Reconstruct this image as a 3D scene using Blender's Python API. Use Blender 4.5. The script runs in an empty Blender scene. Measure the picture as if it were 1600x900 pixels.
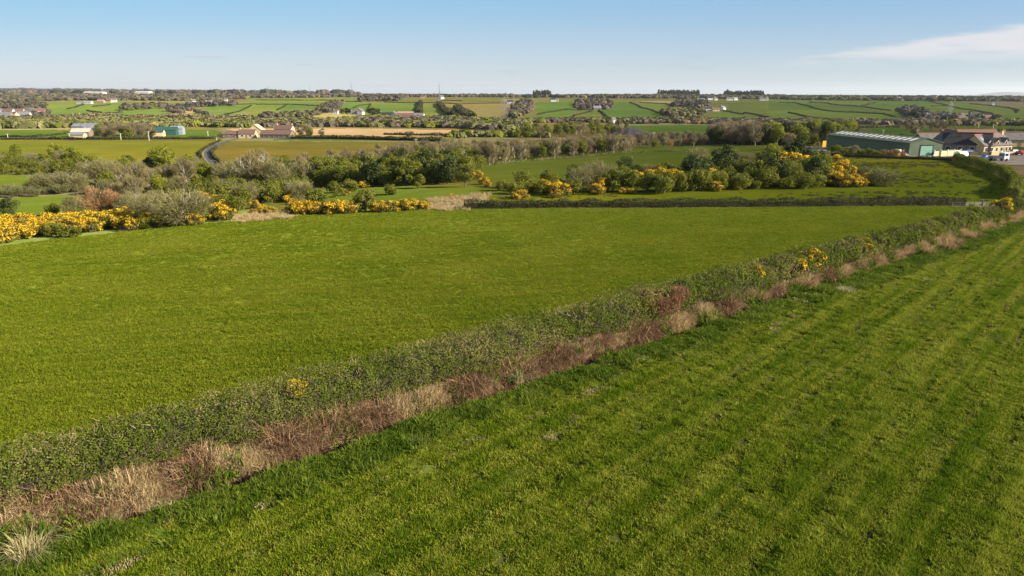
import bpy, math, random
import numpy as np
from mathutils import Vector, Matrix

rng = np.random.default_rng(11)
random.seed(11)
SC = bpy.context.scene
COL = SC.collection

# ------------------------------------------------------------------ camera
H = 18.0
PITCH = math.radians(15.8)
CP, SP = math.cos(PITCH), math.sin(PITCH)
cam_d = bpy.data.cameras.new("camera")
cam_d.lens = 24.0
cam_d.sensor_width = 36.0
cam_d.clip_start = 0.5
cam_d.clip_end = 60000
cam = bpy.data.objects.new("camera", cam_d)
cam.location = (0, 0, H)
cam.rotation_euler = (math.radians(90) - PITCH, 0, 0)
COL.objects.link(cam)
SC.camera = cam

# ------------------------------------------------------------------ sky, sun, exposure
SUN_AZ, SUN_EL = math.radians(106), math.radians(26)
SC.view_settings.view_transform = 'Standard'
SC.view_settings.look = 'None'
SC.view_settings.exposure = 1.32
SC.view_settings.gamma = 1.0
SC.cycles.use_denoising = True
SC.cycles.max_bounces = 6
SC.cycles.diffuse_bounces = 2
SC.cycles.transmission_bounces = 2
SC.cycles.volume_bounces = 0

W = bpy.data.worlds.new("World")
SC.world = W
W.use_nodes = True
nt = W.node_tree
nt.nodes.clear()


def N(nt, typ, **kw):
    n = nt.nodes.new(typ)
    for k, v in kw.items():
        setattr(n, k, v)
    return n


def mathn(nt, op, a, b=None, c=None, clamp=False):
    n = nt.nodes.new('ShaderNodeMath')
    n.operation = op
    n.use_clamp = clamp
    for i, v in enumerate((a, b, c)):
        if v is None:
            continue
        if isinstance(v, (int, float)):
            n.inputs[i].default_value = v
        else:
            nt.links.new(v, n.inputs[i])
    return n.outputs[0]


def smooth(nt, v, lo, hi):
    n = nt.nodes.new('ShaderNodeMapRange')
    n.interpolation_type = 'SMOOTHSTEP'
    nt.links.new(v, n.inputs['Value'])
    n.inputs['From Min'].default_value = lo
    n.inputs['From Max'].default_value = hi
    return n.outputs[0]


sky = N(nt, 'ShaderNodeTexSky', sky_type='NISHITA')
sky.sun_disc = False
sky.sun_elevation = SUN_EL
sky.sun_rotation = SUN_AZ
sky.altitude = 60
sky.air_density = 1.0
sky.dust_density = 0.35
sky.ozone_density = 1.6
bg = N(nt, 'ShaderNodeBackground')
bg.inputs['Strength'].default_value = 0.074
out = N(nt, 'ShaderNodeOutputWorld')
tc = N(nt, 'ShaderNodeTexCoord')
sep = N(nt, 'ShaderNodeSeparateXYZ')
nt.links.new(tc.outputs['Generated'], sep.inputs[0])
fy = mathn(nt, 'MAXIMUM', sep.outputs[1], 0.05)
a_ = mathn(nt, 'DIVIDE', sep.outputs[0], fy)
e_ = mathn(nt, 'DIVIDE', sep.outputs[2], fy)
comb = N(nt, 'ShaderNodeCombineXYZ')
nt.links.new(a_, comb.inputs[0])
nt.links.new(e_, comb.inputs[1])
mp = N(nt, 'ShaderNodeMapping')
mp.inputs['Scale'].default_value = (5, 38, 1)
mp.inputs['Rotation'].default_value = (0, 0, math.radians(-7))
nt.links.new(comb.outputs[0], mp.inputs[0])
nz = N(nt, 'ShaderNodeTexNoise')
nz.inputs['Scale'].default_value = 1.6
nz.inputs['Detail'].default_value = 9
nz.inputs['Roughness'].default_value = 0.6
nt.links.new(mp.outputs[0], nz.inputs['Vector'])
wob = mathn(nt, 'MULTIPLY', mathn(nt, 'SUBTRACT', nz.outputs[0], 0.5), 0.03)
ew = mathn(nt, 'ADD', e_, wob)
ra = mathn(nt, 'SUBTRACT', a_, 0.30)
up = mathn(nt, 'SUBTRACT', mathn(nt, 'MULTIPLY_ADD', ra, 0.150, 0.036), ew)
dn = mathn(nt, 'SUBTRACT', ew, mathn(nt, 'MULTIPLY_ADD', ra, 0.020, 0.036))
m1 = mathn(nt, 'MULTIPLY', smooth(nt, up, -0.001, 0.010), smooth(nt, dn, -0.004, 0.022))
m1 = mathn(nt, 'MULTIPLY', m1, smooth(nt, ra, -0.03, 0.09))
m1 = mathn(nt, 'MULTIPLY', m1, smooth(nt, nz.outputs[0], 0.10, 0.45))
m1 = mathn(nt, 'MULTIPLY', m1, 0.9)
# faint grey flecks low in the left half of the sky
nz2 = N(nt, 'ShaderNodeTexNoise')
nz2.inputs['Scale'].default_value = 1.0
nz2.inputs['Detail'].default_value = 6
mp2 = N(nt, 'ShaderNodeMapping')
mp2.inputs['Scale'].default_value = (9, 110, 1)
mp2.inputs['Location'].default_value = (3.3, 1.2, 0)
nt.links.new(comb.outputs[0], mp2.inputs[0])
nt.links.new(mp2.outputs[0], nz2.inputs['Vector'])
m2 = smooth(nt, nz2.outputs[0], 0.58, 0.74)
m2 = mathn(nt, 'MULTIPLY', m2, mathn(nt, 'MULTIPLY', smooth(nt, e_, 0.015, 0.03), smooth(nt, mathn(nt, 'MULTIPLY', e_, -1.0), -0.075, -0.045)))
m2 = mathn(nt, 'MULTIPLY', m2, 0.5)
side = smooth(nt, a_, -0.6, 0.7)


def cmix(fac, c1, c2):
    m = N(nt, 'ShaderNodeMix', data_type='RGBA')
    for sock, v in ((m.inputs[6], c1), (m.inputs[7], c2)):
        if isinstance(v, tuple): sock.default_value = v
        else: nt.links.new(v, sock)
    nt.links.new(fac, m.inputs['Factor'])
    return m.outputs[2]


low_c = cmix(side, (3.70, 4.02, 4.22, 1), (2.72, 3.30, 3.62, 1))       # pale air over the far land
high_c = cmix(side, (1.60, 3.08, 4.45, 1), (1.42, 2.58, 3.95, 1))      # clear spring blue above it
band = cmix(smooth(nt, e_, 0.0, 0.135), low_c, high_c)
wgt = mathn(nt, 'MULTIPLY', smooth(nt, mathn(nt, 'MULTIPLY', e_, -1.0), -0.55, -0.16), 0.92)
sky_c = cmix(wgt, sky.outputs[0], band)
mix1 = N(nt, 'ShaderNodeMix', data_type='RGBA')
nt.links.new(m1, mix1.inputs['Factor'])
nt.links.new(sky_c, mix1.inputs[6])
mix1.inputs[7].default_value = (4.15, 4.12, 4.28, 1)
mix2 = N(nt, 'ShaderNodeMix', data_type='RGBA')
nt.links.new(m2, mix2.inputs['Factor'])
nt.links.new(mix1.outputs[2], mix2.inputs[6])
mix2.inputs[7].default_value = (2.4, 2.8, 3.3, 1)
nt.links.new(mix2.outputs[2], bg.inputs['Color'])
nt.links.new(bg.outputs[0], out.inputs[0])

sd = bpy.data.lights.new("sun", 'SUN')
sd.energy = 5.0
sd.angle = math.radians(0.55)
sd.color = (1.0, 0.90, 0.74)
so = bpy.data.objects.new("sun", sd)
sv = Vector((math.sin(SUN_AZ) * math.cos(SUN_EL), math.cos(SUN_AZ) * math.cos(SUN_EL), math.sin(SUN_EL)))
so.rotation_euler = sv.to_track_quat('Z', 'Y').to_euler()
so.location = (60, -20, 80)
COL.objects.link(so)


# ------------------------------------------------------------------ helpers: tags, meshes
def tag(o, label=None, cat=None, group=None, kind=None):
    if label: o["label"] = label
    if cat: o["category"] = cat
    if group: o["group"] = group
    if kind: o["kind"] = kind
    return o


def link(o, parent=None):
    COL.objects.link(o)
    if parent is not None:
        o.parent = parent
    return o


def empty(name, loc=(0, 0, 0), rz=0.0, sc=1.0):
    o = bpy.data.objects.new(name, None)
    o.empty_display_size = 0.3
    o.location = loc
    o.rotation_euler = (0, 0, rz)
    o.scale = (sc, sc, sc) if isinstance(sc, (int, float)) else sc
    return link(o)


def mesh_np(name, v, f, mats, tint=None, matidx=None, smoothf=False, col=None):
    """v (n,3), f (m,k) uniform polygons; tint per-face float stored as a face attribute"""
    me = bpy.data.meshes.new(name)
    v = np.asarray(v, dtype=np.float32)
    f = np.asarray(f, dtype=np.int32)
    m, k = f.shape
    me.vertices.add(len(v))
    me.vertices.foreach_set("co", v.ravel())
    me.loops.add(m * k)
    me.loops.foreach_set("vertex_index", f.ravel())
    me.polygons.add(m)
    me.polygons.foreach_set("loop_start", np.arange(0, m * k, k, dtype=np.int32))
    me.polygons.foreach_set("loop_total", np.full(m, k, dtype=np.int32))
    if matidx is not None:
        me.polygons.foreach_set("material_index", np.asarray(matidx, dtype=np.int32))
    if smoothf:
        me.polygons.foreach_set("use_smooth", np.ones(m, dtype=bool))
    for mt in (mats if isinstance(mats, (list, tuple)) else [mats]):
        me.materials.append(mt)
    if tint is not None:
        a = me.attributes.new("tint", 'FLOAT', 'FACE')
        a.data.foreach_set("value", np.asarray(tint, dtype=np.float32))
    if col is not None:
        a = me.attributes.new("Col", 'FLOAT_COLOR', 'POINT')
        c4 = np.ones((len(v), 4), dtype=np.float32)
        c4[:, :3] = col
        a.data.foreach_set("color", c4.ravel())
    me.update(calc_edges=True)
    return me


def obj(name, me, parent=None, loc=None):
    o = bpy.data.objects.new(name, me)
    if loc is not None:
        o.location = loc
    return link(o, parent)


class MB:
    """collects polygons of any size, built as ONE mesh object"""
    def __init__(s):
        s.v, s.f = [], []

    def poly(s, pts):
        b = len(s.v)
        s.v += [tuple(p) for p in pts]
        s.f.append(list(range(b, b + len(pts))))

    def hexa(s, p):            # 8 corners, bottom 4 ccw, top 4 ccw
        b = len(s.v)
        s.v += [tuple(q) for q in p]
        for q in ((3, 2, 1, 0), (4, 5, 6, 7), (0, 1, 5, 4), (1, 2, 6, 5), (2, 3, 7, 6), (3, 0, 4, 7)):
            s.f.append([b + i for i in q])

    def box(s, x0, x1, y0, y1, z0, z1):
        s.hexa([(x0, y0, z0), (x1, y0, z0), (x1, y1, z0), (x0, y1, z0), (x0, y0, z1), (x1, y0, z1), (x1, y1, z1), (x0, y1, z1)])

    def tube(s, pts, rads, n=6, cap=True):
        pts = [Vector(p) for p in pts]
        rings = []
        for i, p in enumerate(pts):
            d = (pts[min(i + 1, len(pts) - 1)] - pts[max(i - 1, 0)]).normalized()
            a = d.orthogonal().normalized()
            c = d.cross(a)
            b = len(s.v)
            for k in range(n):
                t = 2 * math.pi * k / n
                s.v.append(tuple(p + (a * math.cos(t) + c * math.sin(t)) * rads[i]))
            rings.append(b)
        for i in range(len(rings) - 1):
            for k in range(n):
                k2 = (k + 1) % n
                s.f.append([rings[i] + k, rings[i] + k2, rings[i + 1] + k2, rings[i + 1] + k])
        if cap:
            s.f.append([rings[-1] + k for k in range(n)])
            s.f.append([rings[0] + n - 1 - k for k in range(n)])

    def mesh(s, name, mat):
        me = bpy.data.meshes.new(name)
        me.from_pydata(s.v, [], s.f)
        me.materials.append(mat)
        me.update()
        return me

    def build(s, name, mat, parent=None, loc=None):
        return obj(name, s.mesh(name, mat), parent, loc)


def fnoise(seed, octs=4, scale=1.0):
    """cheap smooth noise from sums of sines: returns a function of (x,y[,z])"""
    r = np.random.default_rng(seed)
    ks, ph, am = [], [], []
    for o in range(octs):
        for j in range(4):
            d = r.normal(size=3)
            d /= np.linalg.norm(d)
            ks.append(d * (2 ** o) * 2 * math.pi / scale * r.uniform(.7, 1.3))
            ph.append(r.uniform(0, 6.28))
            am.append(0.55 ** o)
    ks = np.array(ks); ph = np.array(ph); am = np.array(am)

    def f(x, y, z=0.0):
        x = np.asarray(x, dtype=float)
        s = np.zeros(np.broadcast(x, y, z).shape)
        for k, p, a in zip(ks, ph, am):
            s = s + a * np.sin(k[0] * x + k[1] * y + k[2] * z + p)
        return s / (am.sum() * 0.5)
    return f


# ------------------------------------------------------------------ terrain height
TY = np.array([0, 80, 100, 120, 150, 200, 250, 300, 360, 430, 520, 600, 760, 920, 1200, 1500, 1800, 2100, 2800, 3500, 4500, 6000, 9500, 14000, 26000], float)
TU = np.array([-.72, -.40, 0, .36, .72])
FARC = [-8, -8.6, -9, -10, -10.5, -9, -4, 1, 6, 13, 19]
TZ = np.array([
    [0, 0, -1.6, -3.2, -5.0, -6.5, -7, -7.2, -7.5] + FARC + [24, 32, 104, 60, 40],
    [0, 0, -.2, -1.4, -3.4, -6.0, -7, -7.2, -7.5] + FARC + [22, 26, 62, 50, 40],
    [0, 0, 0, -.2, -1.2, -2.7, -4.6, -6.4, -7.5] + FARC + [14, 10, 10, 0, 0],
    [0, 0, 0, 0, -.3, -.7, -1.4, -3.2, -5.6] + FARC + [14, 8, 0, 0, 0],
    [0, 0, 0, 0, 0, -.5, -1.0, -1.8, -4.2] + FARC[:-2] + [9, 11] + [8, 5, 0, 0, 0]], float)
HD = np.array([.779, .627]); HN = np.array([.627, -.779]); HQ = np.array([3.5, 43.6])   # the near hedge: direction, normal, origin
n_hill = fnoise(3, 3, 900.0)
n_field = fnoise(5, 3, 60.0)
n_micro = fnoise(8, 3, 2.2)
n_ditch = fnoise(9, 3, 14.0)


def st(x, y):
    rx, ry = x - HQ[0], y - HQ[1]
    return rx * HD[0] + ry * HD[1], rx * HN[0] + ry * HN[1]


def hedge_c(s):     # centre line offset, half width, top height of the near hedge
    c = np.interp(s, [-35, 0, 25, 60, 100], [-3.7, -2.72, -2.25, -1.75, -1.5])
    w = np.interp(s, [-35, 0, 25, 60, 100], [1.65, 1.7, 1.6, 1.3, 1.0])
    h = np.interp(s, [-35, 0, 25, 60, 100], [2.5, 2.65, 2.65, 2.3, 1.9])
    return c, w, h


def zt(x, y):
    x = np.asarray(x, float); y = np.asarray(y, float)
    u = np.clip(x / np.maximum(y, 40.0), TU[0], TU[-1])
    cols = [np.interp(y, TY, TZ[i]) for i in range(5)]
    k = np.clip(np.searchsorted(TU, u, side='right') - 1, 0, 3)
    w = (u - TU[k]) / (TU[k + 1] - TU[k])
    w = w * w * (3 - 2 * w)
    C = np.stack([np.broadcast_to(c, u.shape) for c in cols])
    lo = np.take_along_axis(C, k[None], 0)[0]
    hi = np.take_along_axis(C, (k + 1)[None], 0)[0]
    z = lo * (1 - w) + hi * w
    z = z + n_hill(x, y) * 3.5 * np.clip((y - 1000) / 500, 0, 1) * np.clip((6000 - y) / 2500, 0.15, 1)
    z = z + n_field(x, y) * 0.22 * np.clip((y - 20) / 60, 0, 1)
    s, t = st(x, y)
    on = np.clip((s + 60) / 5, 0, 1) * np.clip((104 - s) / 5, 0, 1)
    c, hw, _ = hedge_c(s)
    wob = n_ditch(s, 0) * .18
    z = z + on * (.35 * np.exp(-((t - c) / 1.5) ** 2) - 1.15 * np.exp(-((t - .42 - wob) / .5) ** 2) + .15 * np.exp(-((t - 1.6) / .7) ** 2))
    return z


FPX = 1067.0


def rays(px, py):
    dx = (np.asarray(px, float) - 800) / FPX
    dy = (450 - np.asarray(py, float)) / FPX
    return dx, CP + SP * dy, -SP + CP * dy


YS = np.concatenate([np.linspace(15, 130, 300), np.geomspace(130.5, 16000, 1100)])


def G(px, py, dz=0.0):
    """ground points seen through design pixels (1600x900)"""
    px = np.atleast_1d(np.asarray(px, float)); py = np.atleast_1d(np.asarray(py, float))
    res = np.zeros((len(px), 3))
    for b in range(0, len(px), 400):
        dx, ry, rz = rays(px[b:b + 400], py[b:b + 400])
        X = YS[None] * (dx / ry)[:, None]
        Z = H + YS[None] * (rz / ry)[:, None]
        T = zt(X, np.broadcast_to(YS[None], X.shape))
        D = Z - T
        hit = D <= 0
        i = np.where(hit.any(1), hit.argmax(1), len(YS) - 1)
        i = np.maximum(i, 1)
        r = np.arange(len(i))
        d0, d1 = D[r, i - 1], D[r, i]
        w = np.clip(d0 / np.where(abs(d0 - d1) < 1e-9, 1e-9, d0 - d1), 0, 1)
        Yh = YS[i - 1] * (1 - w) + YS[i] * w
        x = Yh * dx / ry
        res[b:b + 400] = np.stack([x, Yh, zt(x, Yh) + dz], 1)
    return res


def g1(px, py):
    return Vector(G([px], [py])[0])


def inpoly(x, y, poly):
    poly = np.asarray(poly, float)
    r = np.zeros(np.shape(x), bool)
    j = len(poly) - 1
    for i in range(len(poly)):
        xi, yi = poly[i, :2]; xj, yj = poly[j, :2]
        if yi != yj:
            r ^= ((yi > y) != (yj > y)) & (x < (xj - xi) * (y - yi) / (yj - yi) + xi)
        j = i
    return r


# ------------------------------------------------------------------ materials
def mat(name):
    m = bpy.data.materials.new(name)
    m.use_nodes = True
    t = m.node_tree
    t.nodes.clear()
    o = t.nodes.new('ShaderNodeOutputMaterial')
    return m, t, o


def rgb(c):
    return (c[0], c[1], c[2], 1)


def leaf_mat(name, c1, c2, trans=0.25, c3=None, nscale=None, rough=0.7, rows=0.0, rowrot=45.3):
    """two-tone foliage: the tone of each leaf comes from its tint attribute"""
    m, t, o = mat(name)
    at = N(t, 'ShaderNodeAttribute', attribute_name="tint")
    oi = N(t, 'ShaderNodeObjectInfo')
    r = N(t, 'ShaderNodeValToRGB')
    r.color_ramp.elements[0].color = rgb(c1)
    r.color_ramp.elements[1].color = rgb(c2)
    if c3:
        e = r.color_ramp.elements.new(0.5)
        e.color = rgb(c2)
        r.color_ramp.elements[2].color = rgb(c3)
    f = mathn(t, 'ADD', at.outputs['Fac'], mathn(t, 'MULTIPLY_ADD', oi.outputs['Random'], 0.3, -0.15))
    if nscale:
        ge = N(t, 'ShaderNodeNewGeometry')
        nn = N(t, 'ShaderNodeTexNoise')
        nn.inputs['Scale'].default_value = nscale
        nn.inputs['Detail'].default_value = 3
        t.links.new(ge.outputs['Position'], nn.inputs['Vector'])
        f = mathn(t, 'ADD', f, mathn(t, 'MULTIPLY_ADD', nn.outputs[0], 1.6, -0.8))
    if rows:
        ge2 = N(t, 'ShaderNodeNewGeometry')
        mr = N(t, 'ShaderNodeMapping', vector_type='TEXTURE')
        mr.inputs['Rotation'].default_value = (0, 0, math.radians(rowrot))
        mr.inputs['Scale'].default_value = (30, 1, 1)
        t.links.new(ge2.outputs['Position'], mr.inputs[0])
        nr = N(t, 'ShaderNodeTexNoise')
        nr.inputs['Scale'].default_value = 1.35
        nr.inputs['Detail'].default_value = 3
        t.links.new(mr.outputs[0], nr.inputs['Vector'])
        f = mathn(t, 'ADD', f, mathn(t, 'MULTIPLY_ADD', nr.outputs[0], rows, -rows / 2))
    t.links.new(f, r.inputs[0])
    d = N(t, 'ShaderNodeBsdfPrincipled')
    d.inputs['Roughness'].default_value = rough
    d.inputs['Specular IOR Level'].default_value = 0.03
    t.links.new(r.outputs[0], d.inputs['Base Color'])
    if trans:
        tr = N(t, 'ShaderNodeBsdfTranslucent')
        t.links.new(r.outputs[0], tr.inputs[0])
        mx = N(t, 'ShaderNodeMixShader')
        mx.inputs[0].default_value = trans
        t.links.new(d.outputs[0], mx.inputs[1])
        t.links.new(tr.outputs[0], mx.inputs[2])
        t.links.new(mx.outputs[0], o.inputs[0])
    else:
        t.links.new(d.outputs[0], o.inputs[0])
    return m


def plain(name, c, rough=0.8, c2=None, scale=3.0, spec=0.2, metal=0.0, stripes=None, bump=0.0):
    m, t, o = mat(name)
    d = N(t, 'ShaderNodeBsdfPrincipled')
    d.inputs['Roughness'].default_value = rough
    d.inputs['Specular IOR Level'].default_value = spec
    d.inputs['Metallic'].default_value = metal
    c2 = c2 or tuple(x * 0.75 for x in c)
    tcn = N(t, 'ShaderNodeTexCoord')
    nn = N(t, 'ShaderNodeTexNoise')
    nn.inputs['Scale'].default_value = scale
    nn.inputs['Detail'].default_value = 5
    t.links.new(tcn.outputs['Object'], nn.inputs['Vector'])
    mx = N(t, 'ShaderNodeMix', data_type='RGBA')
    mx.inputs[6].default_value = rgb(c)
    mx.inputs[7].default_value = rgb(c2)
    t.links.new(smooth(t, nn.outputs[0], 0.35, 0.7), mx.inputs['Factor'])
    t.links.new(mx.outputs[2], d.inputs['Base Color'])
    if stripes or bump:
        b = N(t, 'ShaderNodeBump')
        b.inputs['Strength'].default_value = bump or 0.5
        b.inputs['Distance'].default_value = 0.05
        if stripes:
            wv = N(t, 'ShaderNodeTexWave')
            wv.bands_direction = stripes[0]
            wv.inputs['Scale'].default_value = stripes[1]
            t.links.new(tcn.outputs['Object'], wv.inputs['Vector'])
            t.links.new(wv.outputs[1], b.inputs['Height'])
        else:
            t.links.new(nn.outputs[0], b.inputs['Height'])
        t.links.new(b.outputs[0], d.inputs['Normal'])
    t.links.new(d.outputs[0], o.inputs[0])
    return m


def ground_mat():
    m, t, o = mat("ground_cover")
    at = N(t, 'ShaderNodeAttribute', attribute_name="Col")
    ge = N(t, 'ShaderNodeNewGeometry')

    def noise(scale, det=4, vec=None, rough=.6):
        n = N(t, 'ShaderNodeTexNoise')
        n.inputs['Scale'].default_value = scale
        n.inputs['Detail'].default_value = det
        n.inputs['Roughness'].default_value = rough
        t.links.new(vec or ge.outputs['Position'], n.inputs['Vector'])
        return n.outputs[0]
    # drilling rows, stretched along the direction the tractor drove
    mpn = N(t, 'ShaderNodeMapping', vector_type='TEXTURE')
    mpn.inputs['Rotation'].default_value = (0, 0, math.radians(43))
    mpn.inputs['Scale'].default_value = (14, 1, 1)
    t.links.new(ge.outputs['Position'], mpn.inputs[0])
    rows = noise(0.55, 4, mpn.outputs[0])
    fine = noise(5.0, 6)
    tuft = noise(1.1, 5)
    big = noise(0.07, 4)
    vbig = noise(0.012, 3)
    k = mathn(t, 'MULTIPLY_ADD', fine, 0.9, 0.55)
    k = mathn(t, 'MULTIPLY', k, mathn(t, 'MULTIPLY_ADD', tuft, 0.7, 0.65))
    k = mathn(t, 'MULTIPLY', k, mathn(t, 'MULTIPLY_ADD', rows, 0.55, 0.72))
    k = mathn(t, 'MULTIPLY', k, mathn(t, 'MULTIPLY_ADD', big, 0.5, 0.75))
    mul = N(t, 'ShaderNodeMix', data_type='RGBA', blend_type='MULTIPLY')
    mul.inputs['Factor'].default_value = 1
    t.links.new(at.outputs['Color'], mul.inputs[6])
    cc = N(t, 'ShaderNodeCombineXYZ')
    # tired grass leans to yellow-brown, fresh grass to green
    t.links.new(mathn(t, 'MULTIPLY', k, mathn(t, 'MULTIPLY_ADD', vbig, 0.7, 0.65)), cc.inputs[0])
    t.links.new(k, cc.inputs[1])
    t.links.new(mathn(t, 'MULTIPLY', k, mathn(t, 'MULTIPLY_ADD', big, 0.8, 0.6)), cc.inputs[2])
    t.links.new(cc.outputs[0], mul.inputs[7])
    d = N(t, 'ShaderNodeBsdfDiffuse')
    d.inputs['Roughness'].default_value = 1.0
    t.links.new(mul.outputs[2], d.inputs['Color'])
    b = N(t, 'ShaderNodeBump')
    b.inputs['Strength'].default_value = 0.6
    b.inputs['Distance'].default_value = 0.05
    hsum = mathn(t, 'ADD', mathn(t, 'MULTIPLY', fine, 0.6), mathn(t, 'ADD', tuft, rows))
    t.links.new(hsum, b.inputs['Height'])
    t.links.new(b.outputs[0], d.inputs['Normal'])
    t.links.new(d.outputs[0], o.inputs[0])
    return m


M = {}
M['ground'] = ground_mat()
M['bark'] = plain("bark", (.16, .13, .10), .9, (.09, .075, .06), 6)
M['pale_bark'] = plain("pale_bark", (.27, .24, .17), .9, (.18, .16, .11), 5)
M['grass'] = leaf_mat("grass_blades", (.075, .130, .006), (.165, .210, .010), .35, (.27, .285, .035), nscale=0.5, rows=2.8)
M['sward'] = leaf_mat("short_sward", (.095, .145, .008), (.180, .215, .012), .35, (.26, .265, .035), nscale=0.3, rows=2.8)
M['lush'] = leaf_mat("lush_grass", (.048, .088, .008), (.100, .150, .012), .30, (.17, .20, .03), nscale=0.4)
M['fieldgrass'] = leaf_mat("pasture_grass", (.105, .150, .008), (.165, .195, .010), .35, (.225, .225, .025), nscale=0.10, rows=1.6, rowrot=11)
M['straw'] = leaf_mat("straw", (.22, .15, .07), (.40, .29, .14), .25, (.64, .50, .28))
M['palestraw'] = leaf_mat("pale_straw", (.26, .23, .08), (.42, .36, .17), .25, (.60, .52, .30))
M['bramble'] = leaf_mat("bramble_stems", (.10, .055, .03), (.23, .13, .07), .1, (.42, .29, .16))
M['rush'] = leaf_mat("rush_stems", (.20, .12, .05), (.36, .24, .11), .15, (.52, .38, .20))
M['hedgeleaf'] = leaf_mat("hedge_leaves", (.070, .098, .010), (.150, .170, .024), .3, (.28, .19, .10))
M['hedgetwig'] = leaf_mat("hedge_twigs", (.10, .065, .04), (.19, .13, .08), .0, (.31, .23, .15))
M['redtwig'] = leaf_mat("red_twigs", (.11, .055, .03), (.20, .10, .055), .1, (.30, .17, .09))
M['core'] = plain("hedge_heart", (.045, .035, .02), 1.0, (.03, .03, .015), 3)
M['flower'] = leaf_mat("gorse_flowers", (.46, .24, .01), (.66, .39, .012), .25, (.80, .54, .03))
M['gorse'] = leaf_mat("gorse_needles", (.075, .075, .018), (.13, .13, .03), .1, (.20, .155, .06))
M['green'] = leaf_mat("green_leaves", (.080, .095, .014), (.150, .160, .022), .3, (.23, .22, .04))
M['lime'] = leaf_mat("young_leaves", (.10, .125, .012), (.19, .205, .02), .3, (.27, .27, .035))
M['dark'] = leaf_mat("dark_evergreen", (.026, .040, .012), (.055, .070, .018), .1, (.10, .115, .03))
M['willow'] = leaf_mat("willow_twigs", (.125, .115, .042), (.195, .175, .066), .2, (.27, .235, .10))
M['brown'] = leaf_mat("brown_twigs", (.145, .12, .052), (.22, .18, .08), .15, (.30, .25, .12))
M['russet'] = leaf_mat("russet_twigs", (.23, .125, .05), (.34, .19, .08), .15, (.42, .28, .13))
M['plum'] = leaf_mat("plum_twigs", (.125, .10, .055), (.19, .15, .08), .1, (.27, .215, .115))
M['scrub'] = leaf_mat("scrub_twigs", (.105, .11, .038), (.14, .14, .05), .15, (.19, .175, .07))
M['farbrown'] = leaf_mat("winter_twigs", (.095, .074, .055), (.115, .090, .066), .1, (.135, .108, .078))
M['fardark'] = leaf_mat("far_conifers", (.030, .036, .022), (.045, .052, .028), .1, (.065, .07, .04))
M['dyke'] = leaf_mat("far_hedge_leaves", (.036, .042, .017), (.070, .070, .025), .1, (.125, .105, .05))
M['road'] = plain("asphalt", (.115, .105, .092), .95, (.085, .078, .07), .8, .05)
M['yard'] = plain("yard_concrete", (.17, .14, .11), .95, (.10, .085, .065), .5, .05)
M['sheet'] = plain("green_sheeting", (.11, .14, .085), .8, (.095, .12, .075), .5, .1, 0, ('X', 3.0), .3)
M['sheet_roof'] = plain("grey_green_roof", (.125, .14, .10), .95, (.10, .115, .08), .4, .05, 0, ('X', 3.0), .3)
M['rooflight'] = plain("rooflight_sheet", (.78, .75, .62), .5, (.66, .63, .5), 1)
M['greendoor'] = plain("pale_green_door", (.17, .34, .24), .5, (.15, .30, .21), 1, .3, 0, ('Z', 3.0), .3)
M['render'] = plain("cream_render", (.50, .36, .17), .9, (.42, .30, .14), 1.2)
M['white'] = plain("white_render", (.54, .52, .48), .85, (.46, .44, .41), .8)
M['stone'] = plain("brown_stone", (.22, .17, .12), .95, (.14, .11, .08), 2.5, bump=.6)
M['slate'] = plain("slate", (.155, .14, .13), .85, (.10, .09, .085), 1.5, .05, 0, ('Z', 4.0), .3)
M['bluegrey'] = plain("blue_slate", (.055, .048, .05), .85, (.038, .034, .038), 1.5, .05)
M['tile'] = plain("terracotta", (.40, .16, .09), .8, (.30, .12, .07), 2)
M['brownroof'] = plain("brown_roof", (.15, .085, .065), .85, (.15, .085, .065), 1.2)
M['tin'] = plain("grey_tin", (.20, .20, .215), .8, (.14, .14, .155), .5)
M['teal'] = plain("teal_sheeting", (.03, .075, .06), .9, (.03, .08, .065), .5)
M['pale_blue'] = plain("pale_blue_sheeting", (.26, .29, .31), .8, (.20, .23, .25), .5)
M['pink'] = plain("pink_roof", (.42, .24, .20), .85, (.32, .18, .15), .5)
M['glass'] = plain("window_glass", (.03, .032, .035), .35, (.02, .022, .025), 1, .25)
M['pvc'] = plain("white_frame", (.78, .78, .76), .5)
M['wood'] = plain("weathered_timber", (.24, .18, .12), .9, (.16, .12, .08), 4)
M['paletimber'] = plain("pale_timber", (.50, .44, .33), .9, (.38, .33, .25), 3)
M['cream'] = plain("cream_panel", (.55, .42, .24), .85, (.46, .35, .2), 2)
M['orange'] = plain("orange_panel", (.75, .38, .06), .6)
M['steel'] = plain("galvanised_steel", (.33, .34, .35), .5, (.26, .27, .28), 1, .4, .3)
M['paint_white'] = plain("white_paint", (.80, .80, .80), .35, (.74, .74, .74), 1, .5)
M['paint_dark'] = plain("dark_paint", (.05, .05, .06), .35, (.04, .04, .05), 1, .5)
M['paint_red'] = plain("red_paint", (.35, .05, .04), .35, None, 1, .5)
M['paint_blue'] = plain("blue_paint", (.06, .10, .22), .35, None, 1, .5)
M['rubber'] = plain("rubber", (.03, .03, .03), .9)
M['peat'] = plain("bare_spoil", (.045, .04, .045), 1, (.03, .028, .03), .2)

# ------------------------------------------------------------------ terrain sheet
GRASS_R = (.085, .095, .016)
GRASS_L = (.092, .112, .011)
polys = []      # (name, label, pixel polygon, colour, separate object?)


def F(label, poly, col, own=False, cat='field', nm='field'):
    w = G([p[0] for p in poly], [p[1] for p in poly])[:, :2]
    polys.append((nm, label, w, col, own, cat))


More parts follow.
